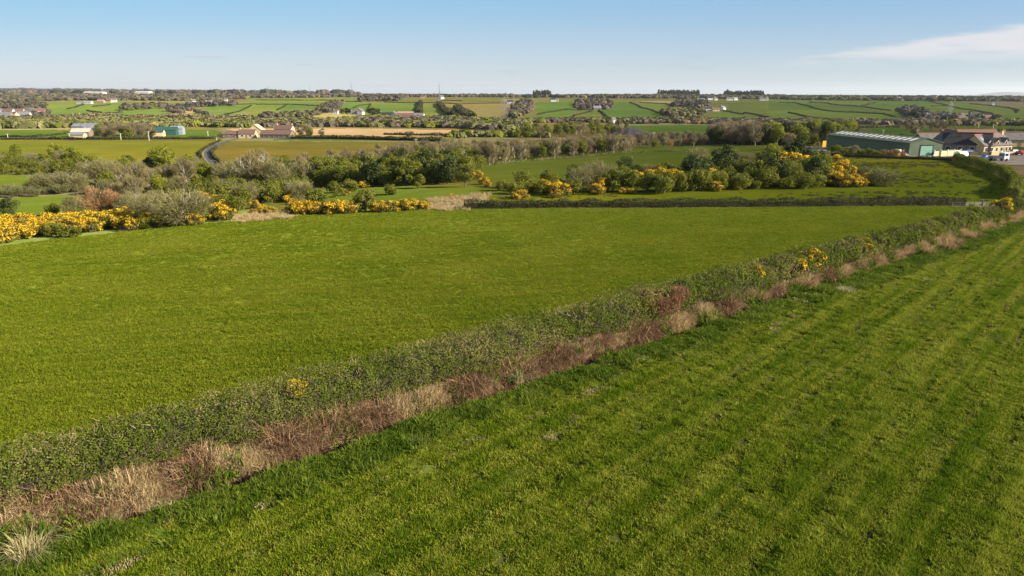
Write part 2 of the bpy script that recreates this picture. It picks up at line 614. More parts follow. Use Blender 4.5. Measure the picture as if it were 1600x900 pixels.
# valley floor, painted order: later ones lie over earlier ones
F("flat tan and olive rough grazing along the river plain", [(-200, 205), (1800, 205), (1800, 182), (-200, 182)], (.15, .15, .055))
F("far", [(-200, 184), (1800, 186), (1800, 153), (-200, 156)], (.105, .135, .040))
F("x", [(0, 158), (60, 158), (60, 176), (0, 178)], (.12, .11, .06))
F("x", [(70, 163), (130, 160), (250, 160), (262, 168), (255, 180), (80, 182), (60, 172)], (.085, .150, .030))
F("x", [(80, 170), (150, 163), (235, 167), (262, 175), (240, 181), (90, 182)], (.075, .145, .028))
F("x", [(262, 178), (285, 168), (300, 164), (312, 168), (298, 180)], (.27, .22, .08))
F("x", [(312, 178), (325, 166), (392, 163), (372, 176), (345, 183)], (.075, .150, .030))
F("x", [(345, 183), (392, 163), (500, 166), (480, 176), (400, 184)], (.095, .155, .030))
F("x", [(385, 154), (560, 152), (560, 160), (385, 163)], (.085, .150, .028))
F("x", [(448, 163), (505, 166), (498, 176), (440, 178), (434, 172)], (.070, .135, .028))
F("x", [(440, 184), (500, 176), (560, 178), (540, 186), (440, 188)], (.30, .24, .09))
F("x", [(540, 160), (575, 160), (585, 165), (552, 170), (532, 172)], (.075, .160, .030))
F("x", [(552, 176), (580, 160), (656, 160), (655, 178), (600, 180)], (.080, .150, .028))
F("x", [(658, 160), (688, 161), (704, 181), (657, 181)], (.095, .150, .030))
F("x", [(688, 161), (720, 163), (735, 184), (706, 182)], (.14, .165, .045))
F("x", [(720, 163), (790, 161), (792, 188), (738, 186)], (.15, .155, .05))
F("x", [(740, 172), (790, 170), (790, 178), (745, 180)], (.18, .16, .055))
F("x", [(590, 151), (800, 151), (800, 160), (600, 160)], (.10, .125, .035))
F("x", [(786, 155), (834, 155), (820, 175), (806, 192), (786, 190)], (.20, .15, .08))
F("x", [(835, 161), (897, 159), (900, 172), (842, 178)], (.070, .150, .026))
F("x", [(812, 188), (842, 179), (896, 172), (894, 188)], (.075, .155, .028))
F("x", [(894, 186), (925, 175), (935, 173), (955, 190), (900, 190)], (.085, .140, .030))
F("x", [(940, 160), (984, 159), (1004, 169), (1042, 181), (1010, 189), (958, 190), (936, 174)], (.065, .140, .026))
F("x", [(988, 160), (1045, 161), (1062, 168), (1095, 171), (1092, 176), (1030, 174), (1004, 167)], (.095, .165, .032))
F("x", [(1105, 178), (1130, 173), (1165, 179), (1158, 188), (1110, 187)], (.085, .155, .030))
F("x", [(1135, 160), (1200, 158), (1215, 184), (1170, 183), (1140, 173)], (.080, .130, .028))
F("x", [(1000, 158), (1055, 158), (1055, 161), (1000, 161)], (.26, .20, .09))
F("x", [(1200, 153), (1600, 157), (1620, 190), (1340, 188), (1210, 186), (1195, 165)], (.090, .160, .030))
F("x", [(1200, 158), (1245, 161), (1280, 171), (1200, 173)], (.065, .125, .026))
F("x", [(1245, 161), (1265, 159), (1380, 172), (1372, 177), (1297, 174)], (.070, .125, .028))
F("x", [(1345, 166), (1368, 160), (1450, 157), (1445, 166), (1395, 173)], (.080, .155, .028))
F("x", [(1480, 156), (1600, 157), (1600, 168), (1560, 166), (1520, 162)], (.19, .15, .07))
F("green pasture on the flat left of the grey barns", [(-60, 203), (112, 203), (112, 213), (-60, 218)], (.065, .135, .022), True)
F("x", [(-60, 196), (120, 196), (120, 203), (-60, 203)], (.26, .20, .10))
F("x", [(110, 200), (345, 203), (352, 217), (110, 217)], (.095, .14, .030))
F("green pasture between the teal barns and the cream farmhouse", [(285, 203), (350, 203), (350, 214), (200, 217), (270, 208)], (.075, .145, .024), True)
F("x", [(340, 199), (560, 199), (840, 208), (840, 226), (700, 224), (345, 220)], (.21, .185, .075))
F("pale ripe straw coloured field running behind the cream farmhouse", [(355, 201), (565, 201), (700, 203), (795, 207), (790, 211), (600, 213), (480, 210), (430, 211), (380, 210)], (.46, .31, .15), True)
F("x", [(430, 213), (700, 216), (690, 220), (430, 219)], (.07, .11, .025))
F("olive pasture left of the lane up to the farms", [(-80, 219), (312, 219), (350, 219), (322, 233), (310, 246), (300, 262), (0, 262), (-80, 262)], (.125, .150, .022), True)
F("dull olive pasture right of the lane below the cream farmhouse", [(363, 220), (430, 221), (690, 221), (700, 232), (600, 250), (440, 262), (345, 262), (334, 240)], (.125, .125, .028), True)
F("x", [(960, 190), (1112, 190), (1112, 196), (960, 196)], (.24, .20, .10))
F("flat green pasture beyond the bare brown hedgerow trees", [(975, 196), (1115, 195), (1120, 208), (1000, 208)], (.075, .145, .024), True)
F("x", [(1120, 196), (1620, 196), (1620, 205), (1120, 205)], (.12, .13, .045))
F("small green pasture behind the long shed", [(1355, 199), (1440, 199), (1470, 210), (1370, 213)], (.070, .140, .024), True)
F("bright green strip field behind the dormer house", [(1478, 197), (1620, 198), (1620, 204), (1484, 205)], (.085, .160, .028), True)
F("x", [(1480, 207), (1620, 206), (1620, 212), (1480, 213)], (.34, .25, .12))
# middle ground
F("rough ground with bushes between the fields", [(-80, 262), (720, 240), (1000, 228), (1300, 225), (1300, 318), (700, 324), (380, 345), (-80, 392)], (.11, .135, .030))
F("bright green strip of meadow behind the two dead tree stems", [(-80, 273), (140, 277), (142, 291), (20, 297), (-80, 297)], (.100, .155, .022), True)
F("bright green meadow behind the gorse bank", [(-80, 310), (30, 308), (130, 300), (160, 318), (110, 335), (-80, 340)], (.100, .158, .022), True)
F("bright green clearing between the tree belt and the gorse", [(520, 296), (640, 292), (790, 290), (800, 304), (690, 310), (600, 315), (490, 312)], (.100, .158, .022), True)
F("green pasture behind the bushy knoll, crossed by a low brown hedge", [(745, 262), (830, 250), (940, 238), (1030, 228), (1190, 227), (1290, 236), (1290, 300), (745, 303)], (.095, .135, .022), True)
F("green tussocky pasture between the bushy knoll and the dormer house", [(730, 311), (900, 303), (1290, 290), (1290, 244), (1380, 245), (1500, 252), (1570, 275), (1586, 296), (1568, 322), (1510, 321), (730, 323)], (.150, .185, .012), True)
F("x", [(-80, 296), (120, 290), (135, 300), (30, 309), (-80, 312)], (.22, .17, .10))
F("x", [(366, 338), (400, 331), (450, 334), (470, 336), (430, 345), (370, 350)], (.30, .24, .12))
F("x", [(668, 310), (760, 304), (760, 318), (725, 328), (668, 327)], (.28, .23, .11))
F("x", [(180, 352), (240, 350), (250, 362), (190, 366)], (.30, .23, .12))
F("x", [(1480, 316), (1560, 316), (1560, 327), (1480, 327)], (.26, .22, .10))
F("x", [(1430, 240), (1700, 236), (1700, 268), (1600, 266), (1540, 260), (1500, 252), (1430, 247)], (.20, .17, .11))
F("x", [(1545, 262), (1640, 258), (1640, 275), (1580, 274)], (.30, .21, .11))
F("x", [(1590, 275), (1700, 275), (1700, 330), (1600, 312)], (.11, .15, .03))

ys = [-260, -120, -60, -20, 0, 8, 14]
y = 18.0
while y < 26000:
    ys.append(y)
    if y < 62: y += .26
    elif y < 130: y += .6
    else: y += min(y * y / 24400 if y < 400 else 6.5, 6 + y * .005) if y < 4500 else y * .03
ys = np.array(ys)
us = np.concatenate([[-1.7, -1.3, -1.05, -.9], np.arange(-.82, .8201, .0021), [.9, 1.05, 1.3, 1.7]])
UU, YY = np.meshgrid(us, ys)
XX = UU * np.maximum(YY, 30)
XX[:, 0] -= 400; XX[:, -1] += 400
ZZ = zt(XX, YY)
ss, tt = st(XX, YY)
right_side = tt > 0.1
# micro relief of the right-hand field: tufts and wheel ruts
rut_d = np.array([math.cos(math.radians(45.3)), math.sin(math.radians(45.3))])
ruv = XX * -rut_d[1] + YY * rut_d[0]
near = (YY < 140)
ZZ += np.where(near & right_side & (tt > 1.0), n_micro(XX, YY) * .055 + n_micro(XX * .43, YY * .43) * .06 + .03 * np.sin(ruv * 2 * np.pi / 2.5 + n_ditch(XX, YY) * .3), 0)
ncol = fnoise(21, 3, 25.0)(XX, YY)
ncol2 = fnoise(22, 3, 220.0)(XX, YY)
Cc = np.zeros(XX.shape + (3,))
Cc[:] = (.10, .105, .045)
cls = np.zeros(XX.shape, int)
wn1, wn2 = fnoise(81, 3, 14.0), fnoise(82, 4, 5.0)
wa = np.clip(YY / 110 - .6, 0, 2.2)
XWP = XX + wa * (1.2 * wn1(XX, YY) + .9 * wn2(XX, YY)); YWP = YY + wa * (1.4 * wn1(YY, XX) + .9 * wn2(YY, XX))
for i, (nm, label, w, c, own, cat) in enumerate(polys):
    b0, b1 = w[:, 1].min(), w[:, 1].max()
    rr = np.where((ys >= b0) & (ys <= b1))[0]
    if not len(rr): continue
    r0, r1 = rr[0], rr[-1] + 1
    msk = inpoly(XWP[r0:r1], YWP[r0:r1], w)
    Cc[r0:r1][msk] = c
    if own: cls[r0:r1][msk] = i + 10
    elif label != "x": cls[r0:r1][msk] = 0
    else: cls[r0:r1][msk] = 0
# the two near fields
nearL = G([-200, 0, 100, 200, 330, 380, 480, 560, 670, 725, 1510, 1562], [400, 385, 372, 361, 348, 346, 335, 332, 327, 325, 322, 325])[:, :2]
fl = np.array(list(nearL) + [(HQ + HD * 100 + HN * -1)] + [(HQ + HD * -130 + HN * -3)] + [(-220, -100), (-300, 60)])
mL = inpoly(XX, YY, fl) & (tt <= -2.0)
Cc[mL] = GRASS_L
cls[mL] = 1
mid = (~mL) & (tt <= .9) & (tt > -6) & (ss > -200) & (ss < 104)
bandm = (tt <= .9) & (tt > -2.6) & (ss < 104)
farR = G([1600, 1700, 1900], [340, 338, 330])[:, :2]
mR = (tt > .1) & (YY < 112) & (ss < 104)
Cc[mR] = GRASS_R
cls[mR] = 2
lushm = (tt > .3) & (tt < 3.6) & (ss < 104)
rowp = np.sin(ruv * 2 * np.pi / 2.5 + n_ditch(XX, YY) * .3)
rowd = np.clip((-rowp - .72) / .2, 0, 1) * np.clip(.6 + .6 * fnoise(71, 3, 9.0)(XX, YY), 0, 1)
ZZ -= np.where(mR & (tt > 3), rowd * .07, 0)
Cc = np.where((mR & (tt > 3))[..., None], Cc * (1 - rowd[..., None] * .75) + np.array([.075, .065, .025]) * rowd[..., None] * .75, Cc)
Cc[lushm] = (.065, .110, .014)
Cc[(tt <= .95) & (tt > -1.2) & (ss < 104)] = (.055, .03, .02)  # red-brown ditch soil, colour darkened to paint in the shadow edge under the bank
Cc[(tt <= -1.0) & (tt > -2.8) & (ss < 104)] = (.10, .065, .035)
Cc[(tt <= .9) & (tt > -2.8) & (ss < 104) & (ss > 38)] = (.19, .15, .07)
# wide gentle changes of sward colour
k = 1 + .10 * np.clip(ncol, -1, 1) + .10 * np.clip(ncol2, -1, 1)
farg = (YY > 118)
farg = farg & (Cc[..., 0] < Cc[..., 1] * 1.02)
f2 = np.clip((YY - 500) / 500, 0, 1)
Cc[..., 0] = np.where(farg, Cc[..., 0] * (1.24 + .12 * f2), Cc[..., 0])
Cc[..., 2] = np.where(farg, Cc[..., 2] * (.85 + .10 * f2), Cc[..., 2])
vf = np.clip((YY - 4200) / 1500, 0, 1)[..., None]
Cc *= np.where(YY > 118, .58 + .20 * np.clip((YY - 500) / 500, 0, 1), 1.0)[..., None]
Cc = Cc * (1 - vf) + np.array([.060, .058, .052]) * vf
Cc *= k[..., None]
Cc[..., 0] *= (1 + .10 * np.clip(ncol2, -1, 1))
rows, colsn = XX.shape
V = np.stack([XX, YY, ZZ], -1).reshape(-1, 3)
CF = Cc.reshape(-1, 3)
ii, jj = np.meshgrid(np.arange(rows - 1), np.arange(colsn - 1), indexing='ij')
a = (ii * colsn + jj).ravel()
FQ = np.stack([a, a + 1, a + 1 + colsn, a + colsn], 1)
fc = cls[:-1, :-1].ravel()
far_m = (YY[:-1, :-1].ravel() > 900)
fc = np.where((fc == 0) & far_m, 3, fc)
fc = np.where((fc >= 10) & (YY[:-1, :-1].ravel() > 1100), 3, fc)


def terrain_part(name, sel, label, cat):
    f = FQ[sel]
    if not len(f): return
    uq, inv = np.unique(f.ravel(), return_inverse=True)
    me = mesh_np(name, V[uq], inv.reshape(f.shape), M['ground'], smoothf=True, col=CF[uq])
    tag(obj(name, me), label, cat, kind='structure')


terrain_part("ground", fc == 0, "rough grassy ground of the valley between the fields", "ground")
terrain_part("field", fc == 1, "smooth olive green pasture on the far side of the long hedge", "field")
terrain_part("field", fc == 2, "coarse tufted green field with wheel ruts in front of the long hedge", "field")
terrain_part("hills", fc == 3, "patchwork of green hill pastures rising to the horizon", "hills")
for i, (nm, label, w, c, own, cat) in enumerate(polys):
    if own:
        terrain_part("field", fc == i + 10, label, "field")


# ------------------------------------------------------------------ scattered grass (geometry nodes on point clouds)
def blades(n, rad, h0, h1, wd, lean=.35, seed=1, droop=.3):
    r = np.random.default_rng(seed)
    a = r.uniform(0, 2 * np.pi, n); q = rad * np.sqrt(r.uniform(0, 1, n))
    bx, by = q * np.cos(a), q * np.sin(a)
    h = r.uniform(h0, h1, n)
    la = r.uniform(0, 2 * np.pi, n)
    la = np.where(r.uniform(0, 1, n) < .6, a, la)
    ln = h * r.uniform(0, lean * 2, n)
    wa = r.uniform(0, 2 * np.pi, n)
    wx, wy = np.cos(wa) * wd / 2, np.sin(wa) * wd / 2
    mx, my, mz = bx + np.cos(la) * ln * .35, by + np.sin(la) * ln * .35, h * .6
    ex, ey, ez = bx + np.cos(la) * ln, by + np.sin(la) * ln, h * (1 - droop * r.uniform(0, 1, n) * (ln / h))
    v = np.stack([
        np.stack([bx - wx, by - wy, np.full(n, -.03)], 1), np.stack([bx + wx, by + wy, np.full(n, -.03)], 1),
        np.stack([mx + wx * .8, my + wy * .8, mz], 1), np.stack([mx - wx * .8, my - wy * .8, mz], 1),
        np.stack([ex + wx * .15, ey + wy * .15, ez], 1), np.stack([ex - wx * .15, ey - wy * .15, ez], 1)], 1)
    b = np.arange(n)[:, None] * 6
    f = np.concatenate([b + [[0, 1, 2, 3]], b + [[3, 2, 4, 5]]], 0)
    ti = r.uniform(0, 1, n)
    return v.reshape(-1, 3), f, np.concatenate([ti, ti])


def proto(name, v, f, ti, m):
    return bpy.data.objects.new(name, mesh_np(name, v, f, m, tint=ti))


def scatter(name, protos, P, scl, idx, label, cat, tilt=0.15, kind='stuff'):
    n = len(P)
    me = bpy.data.meshes.new(name)
    me.vertices.add(n)
    me.vertices.foreach_set("co", np.asarray(P, np.float32).ravel())
    at = me.attributes.new("scl", 'FLOAT_VECTOR', 'POINT')
    scl = np.asarray(scl, np.float32)
    if scl.ndim == 1: scl = np.stack([scl, scl, scl], 1)
    at.data.foreach_set("vector", scl.ravel())
    at = me.attributes.new("rot", 'FLOAT_VECTOR', 'POINT')
    R = np.zeros((n, 3), np.float32)
    R[:, 2] = rng.uniform(0, 6.28, n)
    R[:, :2] = rng.normal(0, tilt, (n, 2))
    at.data.foreach_set("vector", R.ravel())
    at = me.attributes.new("pid", 'INT', 'POINT')
    at.data.foreach_set("value", np.asarray(idx, np.int32))
    o = obj(name, me)
    ng = bpy.data.node_groups.new(name, 'GeometryNodeTree')
    ng.interface.new_socket("Geometry", in_out='INPUT', socket_type='NodeSocketGeometry')
    ng.interface.new_socket("Geometry", in_out='OUTPUT', socket_type='NodeSocketGeometry')
    gi = ng.nodes.new('NodeGroupInput'); go = ng.nodes.new('NodeGroupOutput')
    jn = ng.nodes.new('GeometryNodeJoinGeometry')
    for p in reversed(protos):
        oi = ng.nodes.new('GeometryNodeObjectInfo')
        oi.inputs['Object'].default_value = p
        oi.inputs['As Instance'].default_value = True
        ng.links.new(oi.outputs['Geometry'], jn.inputs[0])
    ip = ng.nodes.new('GeometryNodeInstanceOnPoints')
    ng.links.new(gi.outputs[0], ip.inputs['Points'])
    ng.links.new(jn.outputs[0], ip.inputs['Instance'])
    ip.inputs['Pick Instance'].default_value = True

    def na(nm, dt):
        q = ng.nodes.new('GeometryNodeInputNamedAttribute')
        q.data_type = dt
        q.inputs['Name'].default_value = nm
        return q.outputs[0]
    ng.links.new(na('pid', 'INT'), ip.inputs['Instance Index'])
    ng.links.new(na('scl', 'FLOAT_VECTOR'), ip.inputs['Scale'])
    e2r = ng.nodes.new('FunctionNodeEulerToRotation')
    ng.links.new(na('rot', 'FLOAT_VECTOR'), e2r.inputs[0])
    ng.links.new(e2r.outputs[0], ip.inputs['Rotation'])
    ng.links.new(ip.outputs[0], go.inputs[0])
    md = o.modifiers.new("scatter", 'NODES')
    md.node_group = ng
    tag(o, label, cat, kind=kind)
    return o


def terr_pts(x, y, dz=0.0):
    return np.stack([x, y, zt(x, y) + dz], 1)


def in_view(x, y, m=.06):
    u = x / np.maximum(y, 1)
    return (u > -1.02 - m) & (u < 1.4) & (y > 15)


gp = [proto("grass_tuft_source", *blades(70, .34, .08, .20, .034, .6, s), M['grass']) for s in (1, 2, 3)]
gl = [proto("lush_tuft_source", *blades(70, .34, .12, .30, .034, .6, s), M['lush']) for s in (4, 5, 6)]
gf = [proto("pasture_tuft_source", *blades(60, .36, .04, .11, .038, .5, s), M['fieldgrass']) for s in (7, 8, 9)]
gsw = [proto("sward_tuft_source", *blades(60, .36, .04, .11, .038, .5, s), M['sward']) for s in (27, 28, 29)]
gs = [proto("straw_tuft_source", *blades(46, .24, .35, 1.0, .026, .35, s, .5), M['straw']) for s in (10, 11)]
gb = [proto("bramble_tuft_source", *blades(46, .40, .30, 1.05, .024, .9, s, .8), M['bramble']) for s in (12, 13, 14)]
M['deadgrass'] = leaf_mat("dead_grass", (.20, .18, .06), (.32, .27, .11), .25, (.44, .37, .18))
gw = [proto("pale_tuft_source", *blades(60, .36, .05, .13, .030, 1.0, s, .9), M['deadgrass']) for s in (15, 16)]

clump = fnoise(31, 4, 3.2)
clump2 = fnoise(32, 3, 1.3)
# right-hand field
n = 165000
Yr = 15 + (115 - 15) * rng.uniform(0, 1, n) ** 1.25
Xr = rng.uniform(-1.05, 1.4, n) * Yr
s_, t_ = st(Xr, Yr)
dn_ = .8 * clump(Xr, Yr) + .9 * clump2(Xr, Yr) + .75 * np.sin((-Xr * rut_d[1] + Yr * rut_d[0]) * 2 * np.pi / 2.5 + n_ditch(Xr, Yr) * .3)
rp = np.sin((-Xr * rut_d[1] + Yr * rut_d[0]) * 2 * np.pi / 2.5 + n_ditch(Xr, Yr) * .3)
keep = (t_ > 2.2) & (s_ < 104) & in_view(Xr, Yr) & (rng.uniform(-.9, .9, n) < dn_ + .1) & (rp + .5 * clump2(Xr, Yr) + .3 * clump(Xr, Yr) > -.65)
Xk, Yk, dk = Xr[keep], Yr[keep], dn_[keep]
sc = np.clip(.80 + .62 * dk + rng.normal(0, .15, len(Xk)), .35, 2.4)
scatter("grass", gp, terr_pts(Xk, Yk), np.stack([.9 + 0 * sc, .9 + 0 * sc, sc], 1), rng.integers(0, 3, len(Xk)), "coarse tufted green grass of the field in front of the long hedge", "grass")
# lush strip beside the ditch
n = 16000
s_ = rng.uniform(-56, 104, n); t_ = rng.uniform(.45, 4.2, n)
X_, Y_ = HQ[0] + s_ * HD[0] + t_ * HN[0], HQ[1] + s_ * HD[1] + t_ * HN[1]
ed = n_ditch(s_, 3.0) * .6
keep = (t_ > .95 + .12 * ed) & (t_ < 3.0 + 1.3 * ed + rng.normal(0, .7, n)) & in_view(X_, Y_)
sc = np.clip(.9 + .6 * clump(X_, Y_) + .3 * clump2(X_, Y_), .4, 2.2)[keep]
scatter("grass", gl, terr_pts(X_[keep], Y_[keep]), sc, rng.integers(0, 3, keep.sum()), "lush dark green grass along the edge of the ditch", "grass", .3)
# pale dead patches between the green
pts = []
for i in range(60):
    s0, t0 = rng.uniform(-40, 100), rng.uniform(.7, 4.8) if i % 6 else rng.uniform(4, 8)
    for j in range(int(rng.integers(2, 7))):
        pts.append((s0 + rng.normal(0, .38), t0 + rng.normal(0, .2)))
pts = np.array(pts)
X_, Y_ = HQ[0] + pts[:, 0] * HD[0] + pts[:, 1] * HN[0], HQ[1] + pts[:, 0] * HD[1] + pts[:, 1] * HN[1]
keep = in_view(X_, Y_) & (pts[:, 1] > .6)
scatter("dead_grass", gw, terr_pts(X_[keep], Y_[keep], .07), rng.uniform(.6, 1.3, keep.sum()), rng.integers(0, 2, keep.sum()), "flattened pale dead grass patches beside the ditch", "dead grass", .2)
# short yellow-green sward between the tufts
n = 160000
Yr = 15 + (112 - 15) * rng.uniform(0, 1, n) ** 1.15
Xr = rng.uniform(-1.05, 1.4, n) * Yr
s_, t_ = st(Xr, Yr)
rp = np.sin((-Xr * rut_d[1] + Yr * rut_d[0]) * 2 * np.pi / 2.5 + n_ditch(Xr, Yr) * .3)
keep = (t_ > 1.0) & (s_ < 104) & in_view(Xr, Yr) & (rp + .35 * clump2(Xr, Yr) + .25 * clump(Xr, Yr) + rng.normal(0, .2, n) > -.95)
sc = np.clip(.9 + .3 * clump2(Xr, Yr), .5, 1.5)[keep]
scatter("grass", gsw, terr_pts(Xr[keep], Yr[keep]), sc, rng.integers(0, 3, keep.sum()), "short yellow green sward between the coarse tufts of the rutted field", "grass")
# left-hand pasture
n = 145000
Yr = 24 + (118 - 24) * rng.uniform(0, 1, n) ** 1.1
Xr = rng.uniform(-1.05, 1.05, n) * Yr
s_, t_ = st(Xr, Yr)
keep = inpoly(Xr, Yr, fl) & (t_ < hedge_c(s_)[0] - .6) & in_view(Xr, Yr) & (rng.uniform(0, 1, n) < 1.35 - Yr / 150)
Xk, Yk = Xr[keep], Yr[keep]
sc = np.clip(.9 + .3 * clump(Xk, Yk) + .25 * clump2(Xk, Yk), .4, 1.7)
scatter("grass", gf, terr_pts(Xk, Yk), np.stack([1.1 + 0 * sc, 1.1 + 0 * sc, sc], 1), rng.integers(0, 3, len(Xk)), "short grazed grass of the smooth pasture beyond the long hedge", "grass")
# tussocky grass in the pasture by the dormer house and behind the knoll
M['rushgreen'] = leaf_mat("rush_green", (.025, .038, .008), (.060, .075, .015), .15, (.14, .14, .05))
tus = [proto("tussock_tuft_source", *blades(60, .45, .15, .38, .05, .5, s), M['rushgreen']) for s in (17, 18)]
w = polys[[p[1][:22] for p in polys].index("green tussocky pasture")][2]
n = 12000
Xr = rng.uniform(w[:, 0].min(), w[:, 0].max(), n); Yr = rng.uniform(w[:, 1].min(), w[:, 1].max(), n)
keep = inpoly(Xr, Yr, w) & (fnoise(33, 3, 16)(Xr * .35, Yr) + .5 * clump(Xr, Yr) > rng.uniform(-.2, .9, n))
scatter("rushes", tus, terr_pts(Xr[keep], Yr[keep]), rng.uniform(.5, 1.0, keep.sum()), rng.integers(0, 2, keep.sum()), "scattered dark grass tussocks in the pasture below the dormer house", "grass")

# dry tufts on the two straw coloured patches at the pasture's far edge
dp = []
for pp in ([(366, 338), (400, 331), (450, 334), (470, 336), (430, 345), (370, 350)], [(668, 310), (760, 304), (760, 318), (725, 328), (668, 327)]):
    w = G([q[0] for q in pp], [q[1] for q in pp])[:, :2]
    X_ = rng.uniform(w[:, 0].min() - 1, w[:, 0].max() + 1, 900); Y_ = rng.uniform(w[:, 1].min() - 2, w[:, 1].max() + 2, 900)
    k_ = inpoly(X_ + wn2(X_, Y_) * 1.5, Y_ + wn1(X_, Y_) * 1.5, w)
    dp.append(terr_pts(X_[k_], Y_[k_]))
dp = np.concatenate(dp)
scatter("dry_grass", gs, dp, rng.uniform(.35, .8, len(dp)), rng.integers(0, 2, len(dp)), "straw coloured dead grass beyond the smooth pasture", "dry grass", .3)

# dry bank vegetation below the hedge
n = 8200
s_ = rng.uniform(0, 1, n) ** 1.2 * 158 - 56
c, hw, hh = hedge_c(s_)
lo = c + hw * .72; hi = np.interp(s_, [-40, 20, 60, 100], [.0, .05, .9, 2.2]) + np.where(s_ < 45, .40, .1) * n_ditch(s_, 8.0) - np.where(s_ < 45, .15, 0)
q = rng.uniform(0, 1, n)
t_ = lo + (hi - lo) * q
X_, Y_ = HQ[0] + s_ * HD[0] + t_ * HN[0], HQ[1] + s_ * HD[1] + t_ * HN[1]
kind = (fnoise(41, 3, 5.5)(s_, t_) + .25 * (q - .5) + np.interp(s_, [-40, 0, 40, 70], [-.15, 0, .35, 1.0]) + rng.normal(0, .22, n)) > -.12
keep = in_view(X_, Y_)
hgt = np.interp(q, [0, .5, 1], [1.15, 1.0, .55]) * np.interp(s_, [-40, 60, 100], [1.0, .8, .7]) * (1 + .25 * fnoise(42, 2, 3)(s_, t_))
hgt *= rng.uniform(.7, 1.15, n)
a = keep & kind
scatter("dry_grass", gs, terr_pts(X_[a], Y_[a], -.05), hgt[a] * 1.05, rng.integers(0, 2, a.sum()), "tall straw coloured dead grass on the bank under the long hedge", "dry grass", .22)
a = keep & ~kind
scatter("bramble", gb, terr_pts(X_[a], Y_[a], -.05), hgt[a] * 1.15, rng.integers(0, 3, a.sum()), "tangled red brown bramble stems on the bank under the long hedge", "bramble", .3)


s_ = rng.uniform(-46, 90, 900)
c, hw, hh = hedge_c(s_)
t_ = c + hw * .8 + rng.uniform(0, 1, 900) * (-(c + hw * .8))
X_, Y_ = HQ[0] + s_ * HD[0] + t_ * HN[0], HQ[1] + s_ * HD[1] + t_ * HN[1]
keep = in_view(X_, Y_) & (fnoise(93, 3, 4.0)(s_, t_ * 2) > .25)
scatter("weeds", gl, terr_pts(X_[keep], Y_[keep], .05), rng.uniform(1.2, 2.6, keep.sum()), rng.integers(0, 3, keep.sum()), "green weeds growing through the dead grass of the bank", "weeds", .4)


# ------------------------------------------------------------------ leaf clouds
def quads(P, Nn, size, seed=0, aspect=1.0, jit=None):
    """quads centred on P, facing Nn, side lengths size"""
    r = np.random.default_rng(seed)
    n = len(P)
    Nn = Nn / np.maximum(np.linalg.norm(Nn, axis=1, keepdims=True), 1e-6)
    A = np.cross(Nn, r.normal(size=(n, 3)))
    A /= np.maximum(np.linalg.norm(A, axis=1, keepdims=True), 1e-6)
    B = np.cross(Nn, A)
    s = (np.asarray(size) * np.ones(n))[:, None] * .5
    v = np.stack([P - A * s - B * s * aspect * .3, P + A * s * .2 - B * s * aspect, P + A * s + B * s * aspect * .25, P - A * s * .3 + B * s * aspect], 1).reshape(-1, 3)
    f = np.arange(n * 4).reshape(n, 4)
    return v, f


def sticks(P0, P1, wd, seed=0):
    r = np.random.default_rng(seed)
    n = len(P0)
    D = P1 - P0
    A = np.cross(D, r.normal(size=(n, 3)))
    A /= np.maximum(np.linalg.norm(A, axis=1, keepdims=True), 1e-6)
    w = (np.asarray(wd) * np.ones(n))[:, None] * .5
    v = np.stack([P0 - A * w, P0 + A * w, P1 + A * w * .35, P1 - A * w * .35], 1).reshape(-1, 3)
    return v, np.arange(n * 4).reshape(n, 4)


def blobset(r, k, rx, ry, z0, z1, br):
    """k blob centres inside an ellipsoid envelope from z0 to z1"""
    out = []
    zc, rz = (z0 + z1) / 2, (z1 - z0) / 2
    while len(out) < k:
        p = r.uniform(-1, 1, 3)
        if np.linalg.norm(p) < 1:
            p = p / max(np.linalg.norm(p), .01) * np.linalg.norm(p) ** .6
            q = br * r.uniform(.7, 1.3)
            out.append((p[0] * max(rx - q * .6, .1), p[1] * max(ry - q * .6, .1), zc + p[2] * max(rz - q * .6, .1), q))
    return np.array(out)


def cloud(r, B, n, shell=.55):
    w = B[:, 3] ** 2; w = w / w.sum()
    k = r.choice(len(B), n, p=w)
    d = r.normal(size=(n, 3)); d /= np.linalg.norm(d, axis=1, keepdims=True)
    rad = B[k, 3] * (shell + (1 - shell) * r.uniform(0, 1, n) ** .5)
    P = B[k, :3] + d * rad[:, None] * np.array([1, 1, .85])
    return P, d, k


def limbs(r, h, spread, r0, nl, base=.25, forks=3):
    mb = MB()
    lean = r.normal(0, .04, 2) * h
    top = (lean[0], lean[1], h * .72)
    mb.tube([(0, 0, -.4), (lean[0] * .2, lean[1] * .2, h * base), (lean[0] * .6, lean[1] * .6, h * .5), top], [r0 * 1.25, r0, r0 * .6, r0 * .2], 6)
    for i in range(nl):
        a = 2 * math.pi * i / nl + r.uniform(-.4, .4)
        z = h * r.uniform(base, .5)
        e = spread * r.uniform(.6, .95)
        p0 = np.array([lean[0] * .4, lean[1] * .4, z])
        p2 = np.array([math.cos(a) * e, math.sin(a) * e, z + h * r.uniform(.2, .42)])
        p1 = (p0 + p2) / 2 + np.array([math.cos(a), math.sin(a), -.3]) * e * .1
        mb.tube([p0, p1, p2], [r0 * .45, r0 * .28, r0 * .07], 4)
        for j in range(forks):
            q = p1 + (p2 - p1) * r.uniform(0, .7)
            e2 = q + np.array([r.normal(0, .25) * spread, r.normal(0, .25) * spread, h * r.uniform(.1, .25)])
            mb.tube([q, e2], [r0 * .16, r0 * .05], 3)
    return mb


TREE = {}


